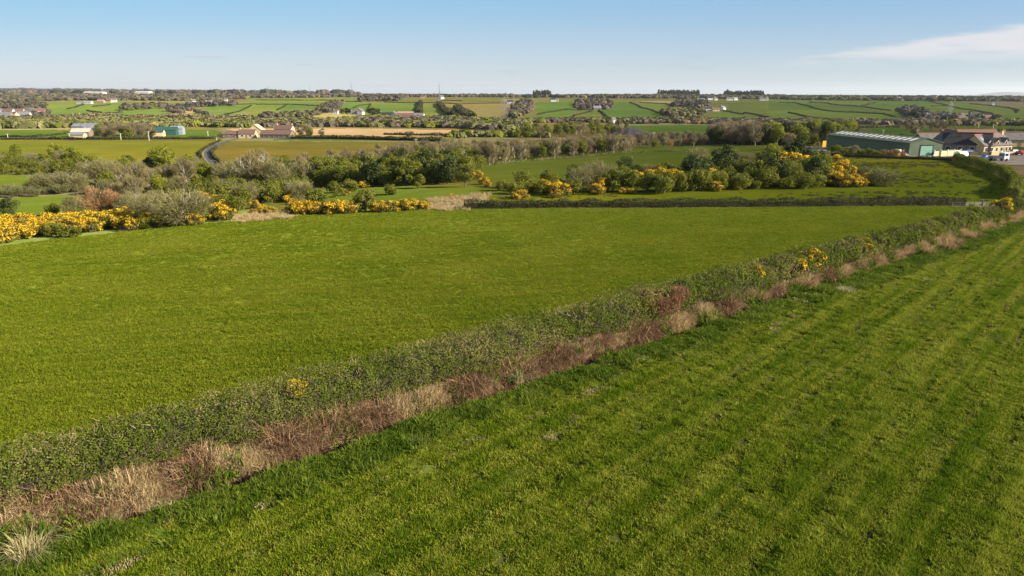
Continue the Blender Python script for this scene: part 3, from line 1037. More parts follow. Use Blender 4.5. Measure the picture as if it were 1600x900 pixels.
def make_leafy(key, h, w, nb, br, nleaf, ls, lm, trunk=True, z0f=.12, seed=1, bark='bark', twigs=0, r0=None):
    r = np.random.default_rng(seed)
    B = blobset(r, nb, w / 2, w / 2, h * z0f, h, br)
    P, d, k = cloud(r, B, nleaf)
    tone = r.uniform(0, 1, len(B))
    nn = d + r.normal(0, .7, d.shape)
    v, f = quads(P, nn, ls * r.uniform(.6, 1.35, nleaf), seed)
    ti = np.clip(tone[k] * .6 + r.uniform(0, .4, nleaf), 0, 1)
    me = mesh_np("crown", v, f, M[lm], tint=ti)
    tm = limbs(r, h, w / 2, r0 or h * .028, 5).mesh("trunk", M[bark])
    TREE[key] = dict(crown=me, trunk=tm, h=h)


def make_bare(key, h, w, nb, br, nt_, tl, tw, lm, seed=1, bark='bark', z0f=.25, up_=.5, r0=None, leaves=0):
    r = np.random.default_rng(seed)
    B = blobset(r, nb, w / 2, w / 2, h * z0f, h * .97, br)
    P, d, k = cloud(r, B, nt_, .25)
    ctr = np.array([0, 0, h * .35])
    o = P - ctr
    o /= np.linalg.norm(o, axis=1, keepdims=True)
    D = o * .8 + np.array([0, 0, up_]) + r.normal(0, .35, P.shape)
    D /= np.linalg.norm(D, axis=1, keepdims=True)
    L = tl * r.uniform(.5, 1.3, nt_)[:, None]
    v, f = sticks(P - D * L * .5, P + D * L * .5, tw, seed)
    tone = r.uniform(0, 1, len(B))
    ti = np.clip(tone[k] * .5 + r.uniform(0, .5, nt_), 0, 1)
    if leaves:
        P2, d2, k2 = cloud(r, B, leaves, .6)
        v2, f2 = quads(P2, d2 + r.normal(0, .7, d2.shape), .16, seed)
        v = np.concatenate([v, v2]); f = np.concatenate([f, f2 + len(v) - len(v2)])
        ti = np.concatenate([ti, r.uniform(.2, 1, leaves)])
    me = mesh_np("crown", v, f, M[lm], tint=ti)
    tm = limbs(r, h, w / 2, r0 or h * .032, 8, .2, 5).mesh("trunk", M[bark])
    TREE[key] = dict(crown=me, trunk=tm, h=h)


for i in range(3):
    make_leafy(f"haw{i}", 5.0, 5.2, 26, .95, 2600, .27, 'green', seed=100 + i, z0f=.02)
    make_leafy(f"elder{i}", 3.2, 4.2, 20, .8, 1900, .24, 'green', seed=110 + i, z0f=-.05)
    make_leafy(f"oak{i}", 8.0, 7.0, 30, 1.3, 3200, .34, 'lime', seed=120 + i, z0f=.18)
    make_leafy(f"ash{i}", 7.0, 4.6, 22, 1.0, 2300, .30, 'green', seed=130 + i, z0f=.15)
    make_leafy(f"dark{i}", 7.5, 6.5, 28, 1.2, 3200, .32, 'dark', seed=140 + i, z0f=.04)
    make_bare(f"willow{i}", 6.2, 6.8, 26, 1.3, 3600, .75, .055, 'willow', seed=150 + i, z0f=.05, bark='pale_bark', leaves=500)
    make_bare(f"bare{i}", 8.0, 5.2, 18, .95, 2900, .9, .055, 'brown', seed=160 + i, z0f=.10, bark='pale_bark')
    make_bare(f"plum{i}", 8.5, 7.0, 20, 1.25, 2900, 1.0, .065, 'plum', seed=165 + i, z0f=.15, leaves=400)
    make_bare(f"russet{i}", 6.0, 4.6, 22, 1.0, 2600, .7, .05, 'russet', seed=170 + i, z0f=.08)
    make_bare(f"scrub{i}", 2.6, 3.6, 18, .7, 1700, .5, .04, 'scrub', seed=180 + i, z0f=0, leaves=300)


def make_gorse(key, seed, h=2.0, w=3.4, fl_=1000, part=1.0):
    r = np.random.default_rng(seed)
    B = blobset(r, 26, w / 2, w / 2, -.1, h, .42)
    P, d, k = cloud(r, B, 1900, .5)
    v, f = quads(P, d + r.normal(0, .8, d.shape), .15 * r.uniform(.6, 1.3, len(P)), seed)
    ti = r.uniform(0, 1, len(P)) * np.clip(1.2 - P[:, 2] / h * .4, .4, 1)
    base = mesh_np("foliage", v, f, M['gorse'], tint=ti)
    P, d, k = cloud(r, B, fl_ * 3, .95)
    on = r.uniform(0, 1, len(B))
    keepb = (on[k] < part) & (d[:, 2] + .5 * d[:, 0] > -.1 + r.uniform(-.3, .3, len(P))) & (P[:, 2] > h * .12)
    P, d = P[keepb][:fl_], d[keepb][:fl_]
    P = P + d * .06
    v, f = quads(P, d + r.normal(0, .5, d.shape), .13 * r.uniform(.6, 1.3, len(P)), seed + 1)
    fm = mesh_np("blossom", v, f, M['flower'], tint=r.uniform(0, 1, len(P)))
    mb = MB()
    for i in range(7):
        a = i * .9
        mb.tube([(0, 0, -.2), (math.cos(a) * w * .15, math.sin(a) * w * .15, h * .4), (math.cos(a) * w * .3, math.sin(a) * w * .3, h * .75)], [.05, .035, .015], 4)
    TREE[key] = dict(foliage=base, blossom=fm, stems=mb.mesh("stems", M['bark']), h=h)


for i in range(4):
    make_gorse(f"gorse{i}", 200 + i, part=[.8, .6, .4, .65][i])

PARTS = ('crown', 'trunk', 'foliage', 'blossom', 'stems')
KN = {'haw': ('hawthorn_tree', 'tree'), 'elder': ('green_bush', 'bush'), 'oak': ('leafy_tree', 'tree'), 'ash': ('slender_tree', 'tree'),
      'dark': ('evergreen_tree', 'tree'), 'willow': ('willow_tree', 'tree'), 'bare': ('bare_tree', 'tree'), 'plum': ('bare_brown_tree', 'tree'),
      'russet': ('russet_birch_tree', 'tree'), 'scrub': ('twiggy_bush', 'bush'), 'gorse': ('gorse_bush', 'gorse bush')}


LGRP = {}


def plant(kind, loc, sc, label, group=None, rz=None, sz=None):
    v = random.randrange(4 if kind == 'gorse' else 3)
    T = TREE[f"{kind}{v}"]
    nm, cat = KN[kind]
    root = empty(nm, (loc[0], loc[1], loc[2] - .05), random.uniform(0, 6.28) if rz is None else rz, (sc * random.uniform(.92, 1.08), sc * random.uniform(.92, 1.08), (sz or sc)))
    for p in PARTS:
        if p in T:
            o = bpy.data.objects.new(p, T[p])
            link(o, root)
    if group: group = LGRP.setdefault(label, group)
    tag(root, label, cat, group)
    return root


def at(kind, px, py, hpx, label, group=None, wf=1.0):
    """plant so that it is hpx design-pixels tall where it stands"""
    p = G([px], [py])[0]
    hm = hpx * p[1] / FPX
    T = TREE[f"{kind}0"]
    return plant(kind, p, hm / T['h'] * wf, label, group, sz=hm / T['h'])


def fill(mix, poly, spacing, smin, smax, labels, group, seed=1, cap=400):
    """plants a pixel polygon (projected to the ground) at about the given spacing; mix = [(kind, weight)]"""
    w = G([p[0] for p in poly], [p[1] for p in poly])[:, :2]
    r = np.random.default_rng(seed)
    x0, x1, y0, y1 = w[:, 0].min(), w[:, 0].max(), w[:, 1].min(), w[:, 1].max()
    pts = []
    tries = int((x1 - x0) * (y1 - y0) / spacing ** 2 * 12) + 20
    X = r.uniform(x0, x1, tries); Y = r.uniform(y0, y1, tries)
    ok = inpoly(X, Y, w)
    for x, y in zip(X[ok], Y[ok]):
        if all((x - a) ** 2 + (y - b) ** 2 > spacing ** 2 for a, b in pts):
            pts.append((x, y))
            if len(pts) >= cap: break
    u0 = min([a / b for a, b in pts] or [0]); u1 = max([a / b for a, b in pts] or [1])
    ks = [m[0] for m in mix]; pw = np.array([m[1] for m in mix], float); pw /= pw.sum()
    for x, y in pts:
        kd = ks[r.choice(len(ks), p=pw)]
        lb = labels[kd] if isinstance(labels, dict) else labels
        q = (x / y - u0) / max(u1 - u0, 1e-6)
        sfx = ((" at its left end", ", left end"), (" around its middle", ", middle part"), (" at its right end", ", right end"))[0 if q < .33 else 1 if q < .67 else 2]
        lb += sfx[0] if len(lb.split()) < 13 else sfx[1]
        plant(kd, (x, y, float(zt(x, y))), r.uniform(smin, smax), lb, group)
    return len(pts)


# ---- gorse bank along the left end of the pasture
fill([('gorse', 1)], [(0, 352), (60, 350), (200, 343), (225, 346), (200, 358), (110, 366), (75, 369), (0, 380)], 2.1, .85, 1.25,
     "yellow flowering gorse bush in the broad bank of the pasture's left corner", "gorse bushes of the left bank", 3)
fill([('gorse', 1)], [(225, 350), (262, 352), (330, 343), (335, 349), (262, 356), (205, 360)], 2.4, .8, 1.15,
     "yellow gorse bush at the foot of the round grey willows", "gorse bushes below the willows", 4)
fill([('gorse', 1)], [(-90, 352), (0, 352), (0, 384), (-90, 394)], 2.4, .85, 1.25,
     "yellow flowering gorse bush in the broad bank of the pasture's left corner", "gorse bushes of the left bank", 33)
at('elder', 88, 370, 26, "green rounded bush standing in front of the broad yellow gorse bank")
at('elder', 110, 371, 20, "low green bush with a dark foot at the edge of the gorse bank", wf=1.3)
at('elder', 178, 356, 22, "grey green bush set among the gorse right of the broad bank", wf=1.2)
at('elder', 230, 357, 22, "fresh green bush between the gorse and the big round willow")
at('dark', 18, 342, 34, "dark olive round bush behind the left end of the gorse bank", wf=1.1)
at('elder', 83, 337, 22, "small dark bush alone on the bright meadow behind the gorse", wf=.8)
at('willow', 285, 352, 68, "largest round grey willow, standing over the green bush and gorse", wf=1.2)
at('willow', 232, 348, 50, "pale grey willow between the russet birch and the largest willow", wf=1.1)
at('willow', 205, 340, 38, "low pale willow hard against the right side of the russet birch", wf=1.2)
at('russet', 158, 342, 58, "tall russet brown birch rising above the gorse bank", wf=1.1)
at('russet', 182, 340, 44, "smaller russet birch leaning beside the tall one")
at('willow', 122, 338, 36, "grey twiggy willow left of the tall russet birch", wf=1.2)
at('elder', 318, 345, 30, "green thicket right of the largest round willow", wf=1.3)
at('elder', 262, 353, 26, "dark green thicket under the largest round willow", wf=1.4)
for (x, y, h) in ((345, 344, 28), (352, 334, 22), (332, 322, 18), (318, 312, 14), (338, 314, 14)):
    at('gorse', x, y, h, "gorse bush in the yellow line climbing right of the round willow", "gorse right of the round willow")
for (x, y, h) in ((368, 334, 30), (352, 318, 34), (378, 322, 32), (335, 305, 30), (368, 302, 30), (395, 300, 30), (410, 316, 24)):
    at('haw' if h > 28 else 'elder', x, y, h, "mid green thicket bush between the round willow and the lane's bare trees", "green thicket above the gorse line")
# ---- gorse and bushes x 380-680
for (x, y, h) in ((392, 318, 16), (405, 312, 16), (418, 310, 15), (398, 326, 14), (385, 306, 14), (440, 312, 14), (455, 316, 14), (432, 303, 14), (462, 302, 17), (446, 330, 10), (412, 333, 14), (424, 334, 12), (395, 334, 10)):
    at('gorse', x, y, h, "yellow gorse bush scattered on the rough ground behind the straw strip", "scattered gorse behind the straw strip")
for (x, y, h) in ((458, 333, 18), (470, 334, 20), (482, 334, 21), (495, 334, 20), (507, 334, 20), (519, 334, 22), (531, 334, 20), (543, 333, 21), (552, 332, 17)):
    at('gorse', x, y, h, "gorse bush in the first yellow block on the pasture's far edge", "gorse of the first yellow block")
for (x, y, h) in ((590, 331, 18), (603, 331, 20), (616, 330, 18), (629, 329, 19), (642, 328, 18), (655, 327, 17), (665, 326, 12)):
    at('gorse', x, y, h, "gorse bush in the second yellow block, right of the green bush", "gorse of the second yellow block")
at('haw', 572, 331, 36, "green bush standing between the two yellow gorse blocks", wf=1.0)
at('elder', 560, 330, 22, "low green bush at the end of the first gorse block")
at('elder', 495, 318, 26, "grey green bush behind the first yellow gorse block", wf=1.2)
at('haw', 525, 308, 26, "lone light green sapling bush on the bright clearing, nearest the gorse")
at('elder', 610, 304, 18, "small green bush on the bright clearing")
at('elder', 545, 300, 22, "fresh green bush at the left edge of the bright clearing")
at('gorse', 571, 293, 12, "single gorse bush in flower at the foot of the dark tree belt")
at('gorse', 707, 307, 6, "tiny gorse bush on the straw coloured patch")
at('gorse', 540, 305, 9, "small part flowered gorse on the bright clearing")
for (x, y, h) in ((745, 280, 14), (757, 288, 12), (762, 292, 10)):
    at('gorse', x, y, h, "gorse bush at the right end of the dark tree belt", "gorse at the end of the tree belt")
at('elder', 612, 330 - 26, 14, "round bush right of the small green bush on the clearing")
at('haw', 655, 294, 22, "rounded green bush on the right part of the bright clearing")
at('ash', 727, 292, 38, "slender green tree at the right end of the bright clearing")
at('elder', 786, 298, 18, "dark green bush where the clearing meets the knoll")

LB = {'haw': "leafy green tree in the dark tree belt behind the clearing", 'ash': "slender leafing tree in the dark tree belt behind the clearing",
      'dark': "dark evergreen in the tree belt behind the clearing", 'bare': "bare pale stemmed tree in the back row of the tree belt",
      'willow': "pale bare willow at the left part of the tree belt", 'plum': "bare brown tree in the tree belt", 'scrub': "low twiggy bush in the tree belt",
      'elder': "low green bush in the tree belt"}
fill([('ash', 4), ('haw', 3), ('dark', .6)], [(492, 293), (560, 292), (640, 290), (700, 288), (738, 282), (730, 272), (620, 276), (500, 280)], 2.8, .68, 1.02, LB, "front trees of the belt", 5)
fill([('ash', 2), ('haw', 2), ('dark', 1.0), ('bare', 1)], [(500, 279), (620, 275), (735, 271), (760, 262), (640, 262), (500, 268)], 4.6, .75, 1.0, LB, "front trees of the belt", 6)
fill([('bare', 5), ('plum', 1), ('ash', 2.2)], [(560, 262), (760, 259), (840, 250), (930, 242), (985, 238), (985, 232), (900, 236), (800, 243), (620, 252)], 4.6, .72, .98, LB, "bare trees in the back row of the belt", 7)
fill([('bare', 2), ('willow', 2), ('scrub', 2), ('haw', 3)], [(400, 297), (480, 293), (492, 270), (440, 262), (400, 270)], 4.4, .7, 1.0, LB, "willows at the left of the belt", 8)
# ---- around the lane
LL = {'oak': "yellow green tree in the thicket beside the lane", 'willow': "pale bare willow in the thicket beside the lane", 'bare': "bare grey brown tree in the thicket beside the lane", 'haw': "green thorn tree in the thicket beside the lane",
      'scrub': "low twiggy bush in the thicket beside the lane", 'elder': "low green bush in the thicket beside the lane", 'plum': "dark brown bare tree in the thicket beside the lane"}
fill([('haw', 3), ('elder', 2), ('willow', 1.5), ('scrub', 1)], [(335, 312), (400, 305), (480, 300), (470, 316), (400, 320), (345, 325)], 4.2, .7, .95, LL, "thicket right of the lane", 29)
fill([('willow', 3), ('bare', 2), ('haw', 1)], [(345, 300), (400, 298), (400, 272), (350, 276)], 4.4, .65, .9, LL, "thicket right of the lane", 30)
at('bare', 400, 300, 66, "tallest spreading bare tree right of the lane, above the yellow gorse", wf=1.4)
at('willow', 372, 296, 52, "pale rounded bare willow just right of the lane", wf=1.2)
at('bare', 350, 285, 36, "small bare tree leaning over the foot of the lane")
at('plum', 393, 312, 30, "short dark plum brown tree in front of the tallest bare tree")
at('willow', 432, 300, 50, "bare willow right of the tallest spreading tree", wf=1.1)
at('oak', 257, 272, 46, "big yellow green tree in new leaf standing out above the thicket", wf=1.05)
at('dark', 236, 272, 26, "dark holly like tree at the left foot of the big yellow green tree", wf=1.1)
at('bare', 292, 294, 50, "bare pale tree left of the lane, right of the big yellow green tree", wf=1.2)
at('bare', 215, 298, 48, "spreading bare tree with pale stems below the big yellow green tree", wf=1.4)
at('bare', 238, 300, 40, "bare tree with pale stems right of the spreading one")
at('haw', 322, 282, 24, "fresh green bush close to the left side of the lane")
at('willow', 165, 286, 44, "rounded olive grey willow behind the russet birch", wf=1.3)
at('willow', 145, 280, 30, "low olive grey willow right of the bushy green wood")
at('dark', 200, 262, 22, "dark ivy covered tree behind the spreading bare tree")
fill([('willow', 1.5), ('bare', 1.5), ('haw', 4), ('scrub', 1), ('elder', 4), ('oak', .5)], [(150, 282), (200, 262), (310, 262), (322, 275), (330, 300), (250, 335), (215, 330), (150, 312)], 4.6, .6, .85, LL, "thicket left of the lane", 9)
LW = {'haw': "bushy olive green tree in the low wood above the left meadow", 'elder': "olive bush in the low wood above the left meadow", 'willow': "grey willow in the low wood above the left meadow",
      'scrub': "twiggy bush in the low wood above the left meadow", 'dark': "dark tree in the low wood above the left meadow", 'oak': "yellow green tree in the low wood above the left meadow"}
fill([('haw', 5), ('elder', 3), ('willow', .8), ('oak', .4)], [(-70, 274), (0, 274), (140, 276), (150, 268), (120, 252), (30, 250), (-70, 255)], 3.9, .60, .92, LW, "low wood above the left meadow", 10)
LH = "twiggy grey brown bush in the hedge between the two bright left meadows"
fill([('scrub', 3), ('willow', .5)], [(-70, 305), (60, 299), (130, 292), (135, 299), (60, 307), (-70, 313)], 3.4, .8, 1.15, LH, "bushes between the left meadows", 12)

# ---- the knoll on the right
LK = {'haw': "green thorn tree on the bushy knoll", 'elder': "low green bush on the bushy knoll", 'dark': "dark evergreen on the bushy knoll", 'gorse': "gorse bush on the bushy knoll",
      'willow': "grey willow on the bushy knoll", 'scrub': "olive twiggy bush on the bushy knoll", 'oak': "yellow green tree on the bushy knoll", 'plum': "brown bare tree on the bushy knoll"}
at('willow', 935, 296, 52, "taller pale grey willow on the left part of the knoll", wf=1.05)
at('willow', 908, 300, 44, "shorter pale grey willow at the left edge of the knoll")
at('willow', 1090, 262, 34, "pale bare willow poking above the knoll's back edge")
at('willow', 1142, 256, 26, "small pale bare tree alone on the slope behind the knoll")
for x, y, h in ((958, 300, 36), (985, 300, 34), (1012, 300, 32), (1038, 301, 34), (1062, 299, 32), (1082, 298, 34)):
    at('haw', x, y, h, "bright green thorn tree in the front row of the knoll", "bright thorn trees on the knoll")
at('haw', 1035, 303, 30, "bright green thorn tree with a pale forked trunk, nearest on the knoll")
for x, y, h in ((818, 309, 14), (806, 311, 13), (800, 298, 12), (826, 299, 14)):
    at('gorse', x, y, h, "gorse bush at the left tip of the knoll by the back hedge", "gorse at the left tip of the knoll")
for x, y, h in ((862, 303, 22), (878, 306, 22), (850, 300, 20), (868, 309, 14)):
    at('gorse', x, y, h, "half flowered gorse bush before the grey willows", "half flowered gorse before the willows")
for x, y, h in ((932, 304, 18), (936, 300, 24), (972, 303, 10), (988, 303, 10), (1118, 299, 16), (1152, 297, 9)):
    at('gorse', x, y, h, "small gorse bush under the knoll's front trees", "small gorse under the front trees")
for x, y, h in ((995, 289, 23), (1014, 287, 22), (1030, 286, 24), (1056, 286, 22), (1112, 290, 26)):
    at('gorse', x, y, h, "gorse bush flowering along the crest behind the bright thorn trees", "gorse along the crest of the knoll")
for x, y, h in ((1205, 270, 29), (1225, 269, 31), (1252, 271, 31), (1236, 262, 24), (1272, 268, 24)):
    at('gorse', x, y, h, "gorse bush in the yellow patch on top of the knoll", "gorse on top of the knoll")
for x, y, h in ((1300, 275, 26), (1310, 282, 30), (1296, 290, 22), (1318, 290, 26), (1330, 292, 18), (1342, 292, 16), (1305, 264, 22), (1313, 292, 22), (1356, 288, 18), (1362, 290, 12), (1236, 290, 20), (1228, 294, 16)):
    at('gorse', x, y, h, "gorse bush in the big yellow patch at the knoll's right end", "gorse at the right end of the knoll")
at('scrub', 1378, 291, 32, "olive twiggy bush at the far right tip of the knoll", wf=1.1)
at('scrub', 1345, 280, 22, "twiggy bush behind the right end gorse")
fill([('haw', 4), ('elder', 4), ('dark', 1.3), ('willow', .5)], [(1085, 299), (1180, 297), (1290, 295), (1285, 275), (1290, 262), (1200, 262), (1130, 268), (1085, 280)], 3.1, .60, 1.05, LK, "green bushes of the knoll", 14)
fill([('haw', 3), ('elder', 3), ('dark', .9), ('willow', 1)], [(940, 288), (1085, 285), (1130, 268), (1060, 270), (960, 276)], 3.2, .5, .85, LK, "green bushes of the knoll", 15)
fill([('elder', 3), ('dark', .5), ('haw', 1)], [(800, 303), (850, 306), (905, 303), (900, 288), (840, 290), (805, 296)], 3.2, .6, .9, LK, "green bushes of the knoll", 16)
fill([('elder', 2), ('haw', 2), ('oak', .5)], [(1130, 262), (1200, 258), (1290, 256), (1290, 250), (1200, 248), (1140, 256)], 4.2, .55, .75, LK, "green bushes of the knoll", 17)

# ---- wood left of the shed, brown hedgerow trees
LT = {'plum': "bare dark brown tree in the wood left of the long shed", 'russet': "rust brown tree in the wood left of the long shed", 'dark': "dark evergreen in the wood left of the long shed",
      'oak': "yellow green tree in the wood left of the long shed", 'haw': "green tree in the wood left of the long shed", 'bare': "bare pale tree in the wood left of the long shed"}
fill([('plum', 4), ('dark', 1.0), ('russet', .6)], [(1112, 226), (1190, 228), (1192, 215), (1160, 214), (1118, 219)], 4.8, 1.05, 1.35, LT, "brown end of the wood by the shed", 18)
fill([('haw', 3), ('dark', 1.6), ('oak', 2.2), ('plum', 1)], [(1185, 227), (1290, 228), (1300, 214), (1340, 208), (1300, 206), (1190, 213)], 5.0, 1.0, 1.35, LT, "green end of the wood by the shed", 19)
at('bare', 1232, 234, 28, "forked bare tree with pale limbs in front of the concrete barrier", wf=1.3)
LR = {'plum': "bare brown tree in the hedgerow behind the sloping pasture", 'russet': "rusty bare tree in the hedgerow behind the sloping pasture", 'bare': "pale bare tree in the hedgerow behind the sloping pasture",
      'scrub': "twiggy bush in the hedgerow behind the sloping pasture", 'haw': "green tree in the hedgerow behind the sloping pasture"}
fill([('plum', 1.5), ('russet', 1), ('bare', 3), ('scrub', 1.5), ('haw', .6)], [(845, 243), (980, 233), (1110, 227), (1110, 221), (980, 224), (860, 233)], 6.5, .6, .85, LR, "hedgerow behind the sloping pasture", 20)
LV = {'ash': "green tree in the plantation by the dark spoil heap", 'haw': "dark green tree in the plantation by the dark spoil heap", 'bare': "bare tree in the plantation by the dark spoil heap", 'scrub': "bush in the plantation by the dark spoil heap"}
fill([('ash', 3), ('haw', 2.5), ('bare', 1)], [(805, 222), (860, 216), (970, 212), (980, 202), (930, 199), (850, 204), (800, 212)], 13, .95, 1.3, LV, "plantation by the spoil heap", 21, 120)

# ---- trees at the farms across the valley
at('oak', 160, 215, 22, "yellow green tree beside the grey roofed barns", wf=1.1)
at('ash', 200, 217, 20, "rounded bright green tree in the middle of the farm copse", wf=1.3)
fill([('bare', 3), ('plum', 2), ('dark', .5)], [(160, 217), (240, 217), (240, 210), (165, 210)], 9, 1.0, 1.25, {'bare': "pale bare tree in the copse between the grey and teal barns", 'plum': "brown bare tree in the copse between the grey and teal barns", 'dark': "dark tree in the copse between the grey and teal barns"}, "farm copse", 22, 30)
at('bare', 470, 214, 20, "bare tree right of the long brown farm roof", wf=1.2)
at('bare', 480, 215, 22, "tall bare tree behind the yellow green tree by the farm", wf=1.1)
at('oak', 486, 215, 15, "small yellow green tree in the bare group by the cream farm", wf=.9)
at('bare', 503, 214, 14, "short bare tree at the right of the group by the cream farm", wf=1.3)
at('plum', 345, 216, 10, "low brown tree where the lane meets the farm", wf=1.4)
at('bare', 413, 208, 8, "small bare tree behind the cream farmhouse")
at('scrub', 640, 213, 9, "lone bush standing on the pale straw field", wf=1.3)
LX = {'plum': "bare brown tree on the flat behind the long shed", 'bare': "pale bare tree on the flat behind the long shed", 'haw': "dark bush on the flat behind the long shed"}
for x, y, h, kd in ((1418, 206, 16, 'plum'), (1428, 212, 20, 'plum'), (1440, 204, 15, 'bare'), (1455, 203, 14, 'plum'), (1465, 203, 15, 'plum'), (1476, 205, 16, 'bare'), (1403, 202, 10, 'plum'), (1490, 199, 9, 'plum')):
    at(kd, x, y, h, LX[kd], "trees on the flat behind the shed")
at('dark', 1411, 217, 9, "low dark bush left of the utility pole behind the shed", wf=1.5)
at('dark', 1441, 217, 9, "low dark bush right of the utility pole behind the shed", wf=1.5)
at('dark', 1596, 216, 8, "dark trimmed bush behind the right end of the dormer house", wf=1.6)
at('dark', 1515, 186, 13, "taller dark tree in the roadside village", wf=.8)
at('dark', 1533, 187, 12, "dark broad tree at the right of the village", wf=1.0)
at('dark', 1587, 177, 7, "single dark tree on the open hillside")
at('dark', 1465, 183, 9, "dark tree beside the white village cottage", wf=1.3)
at('dark', 582, 180, 11, "clipped dark conifer clump right of the white cottage", wf=2.0)
at('dark', 590, 179, 9, "dark conifer at the right end of the clipped clump", wf=1.5)
for x, y, h in ((535, 178, 8), (542, 178, 9), (548, 178, 8)):
    at('dark', x, y, h, "dark tree sheltering the left side of the white cottage", "trees beside the white cottage", wf=1.3)

# bushes and shrubs in front of the long shed
for x, y, h, kd in ((1300, 240, 14, 'ash'), (1308, 241, 15, 'haw'), (1322, 243, 14, 'elder'), (1334, 243, 17, 'willow'), (1345, 245, 13, 'elder'), (1354, 245, 15, 'ash'), (1362, 246, 14, 'haw'), (1371, 246, 12, 'elder')):
    at(kd, x, y, h, "green shrub planted along the dark side of the long shed", "shrubs along the long shed")
for x, y, h in ((1380, 246, 14), (1390, 247, 15), (1400, 247, 16), (1409, 247, 12)):
    at('russet', x, y, h, "brown bare shrub by the near corner of the long shed", "brown shrubs at the shed corner")


# ------------------------------------------------------------------ hedges
def hedge(poly_px, h, w, mat_key, label, dens=60, leaf=.12, name='hedge', gap=0.0, seed=1, world=None, group=None, core=True, cat='hedge'):
    P = np.array(world, float) if world is not None else G([p[0] for p in poly_px], [p[1] for p in poly_px])[:, :2]
    seg = np.linalg.norm(np.diff(P, axis=0), axis=1)
    cum = np.concatenate([[0], np.cumsum(seg)])
    L = cum[-1]
    r = np.random.default_rng(seed)
    n = int(min(L * dens, 40000))
    s = r.uniform(0, L, n)
    nz_ = fnoise(seed + 50, 3, max(6 * w, 6))
    if gap:
        ok = nz_(s, 7.0) > -1 + gap
        s = s[ok]; n = len(s)
    cx = np.interp(s, cum, P[:, 0]); cy = np.interp(s, cum, P[:, 1])
    k = np.clip(np.searchsorted(cum, s, side='right') - 1, 0, len(seg) - 1)
    d = (P[k + 1] - P[k]) / seg[k][:, None]
    nr = np.stack([d[:, 1], -d[:, 0]], 1)
    a = r.uniform(-.15, np.pi + .15, n)
    ca, sa = np.cos(a), np.sin(a)
    rad = .72 + .28 * r.uniform(0, 1, n) ** .6
    tw = np.sign(ca) * abs(ca) ** .6 * w / 2 * rad * (1 + .22 * nz_(s, 1.0))
    zz = abs(sa) ** .5 * h * rad * (1 + .28 * nz_(s, 4.0)) * np.where(sa > 0, 1, .1)
    X = cx + nr[:, 0] * tw; Y = cy + nr[:, 1] * tw
    Pn = np.stack([X, Y, zt(X, Y) + zz], 1)
    nn = np.stack([nr[:, 0] * ca, nr[:, 1] * ca, sa], 1) + r.normal(0, .7, (n, 3))
    v, f = quads(Pn, nn, leaf * r.uniform(.6, 1.5, n), seed)
    ti = np.clip(r.uniform(0, .7, n) + .25 * nz_(s, 9.0), 0, 1)
    root = empty(name, (0, 0, 0))
    o = obj("foliage", mesh_np("foliage", v, f, M[mat_key], tint=ti), root)
    if core:
        m = max(2, int(L / max(w * 1.2, 2)))
        sp = np.linspace(0, L, m + 1)
        mb = MB()
        prev = None
        for q in sp:
            x, y = np.interp(q, cum, P[:, 0]), np.interp(q, cum, P[:, 1])
            kk = min(max(int(np.searchsorted(cum, q, side='right')) - 1, 0), len(seg) - 1)
            dd = (P[kk + 1] - P[kk]) / seg[kk]
            nx, ny = dd[1], -dd[0]
            z0 = float(zt(x, y)); hh_ = h * .62 * r.uniform(.85, 1.1); ww = w * .30
            ring = [(x - nx * ww, y - ny * ww, z0 - .3), (x - nx * ww, y - ny * ww, z0 + hh_ * .8), (x - nx * ww * .4, y - ny * ww * .4, z0 + hh_),
                    (x + nx * ww * .4, y + ny * ww * .4, z0 + hh_), (x + nx * ww, y + ny * ww, z0 + hh_ * .8), (x + nx * ww, y + ny * ww, z0 - .3)]
            b = len(mb.v); mb.v += ring
            if prev is not None and not (gap and nz_(q, 7.0) < -1 + gap):
                for i in range(5):
                    mb.f.append([prev + i, prev + i + 1, b + i + 1, b + i])
            prev = b
        if mb.f:
            obj("branches", mb.mesh("branches", M['core']), root)
    tag(root, label, cat, group)
    return root


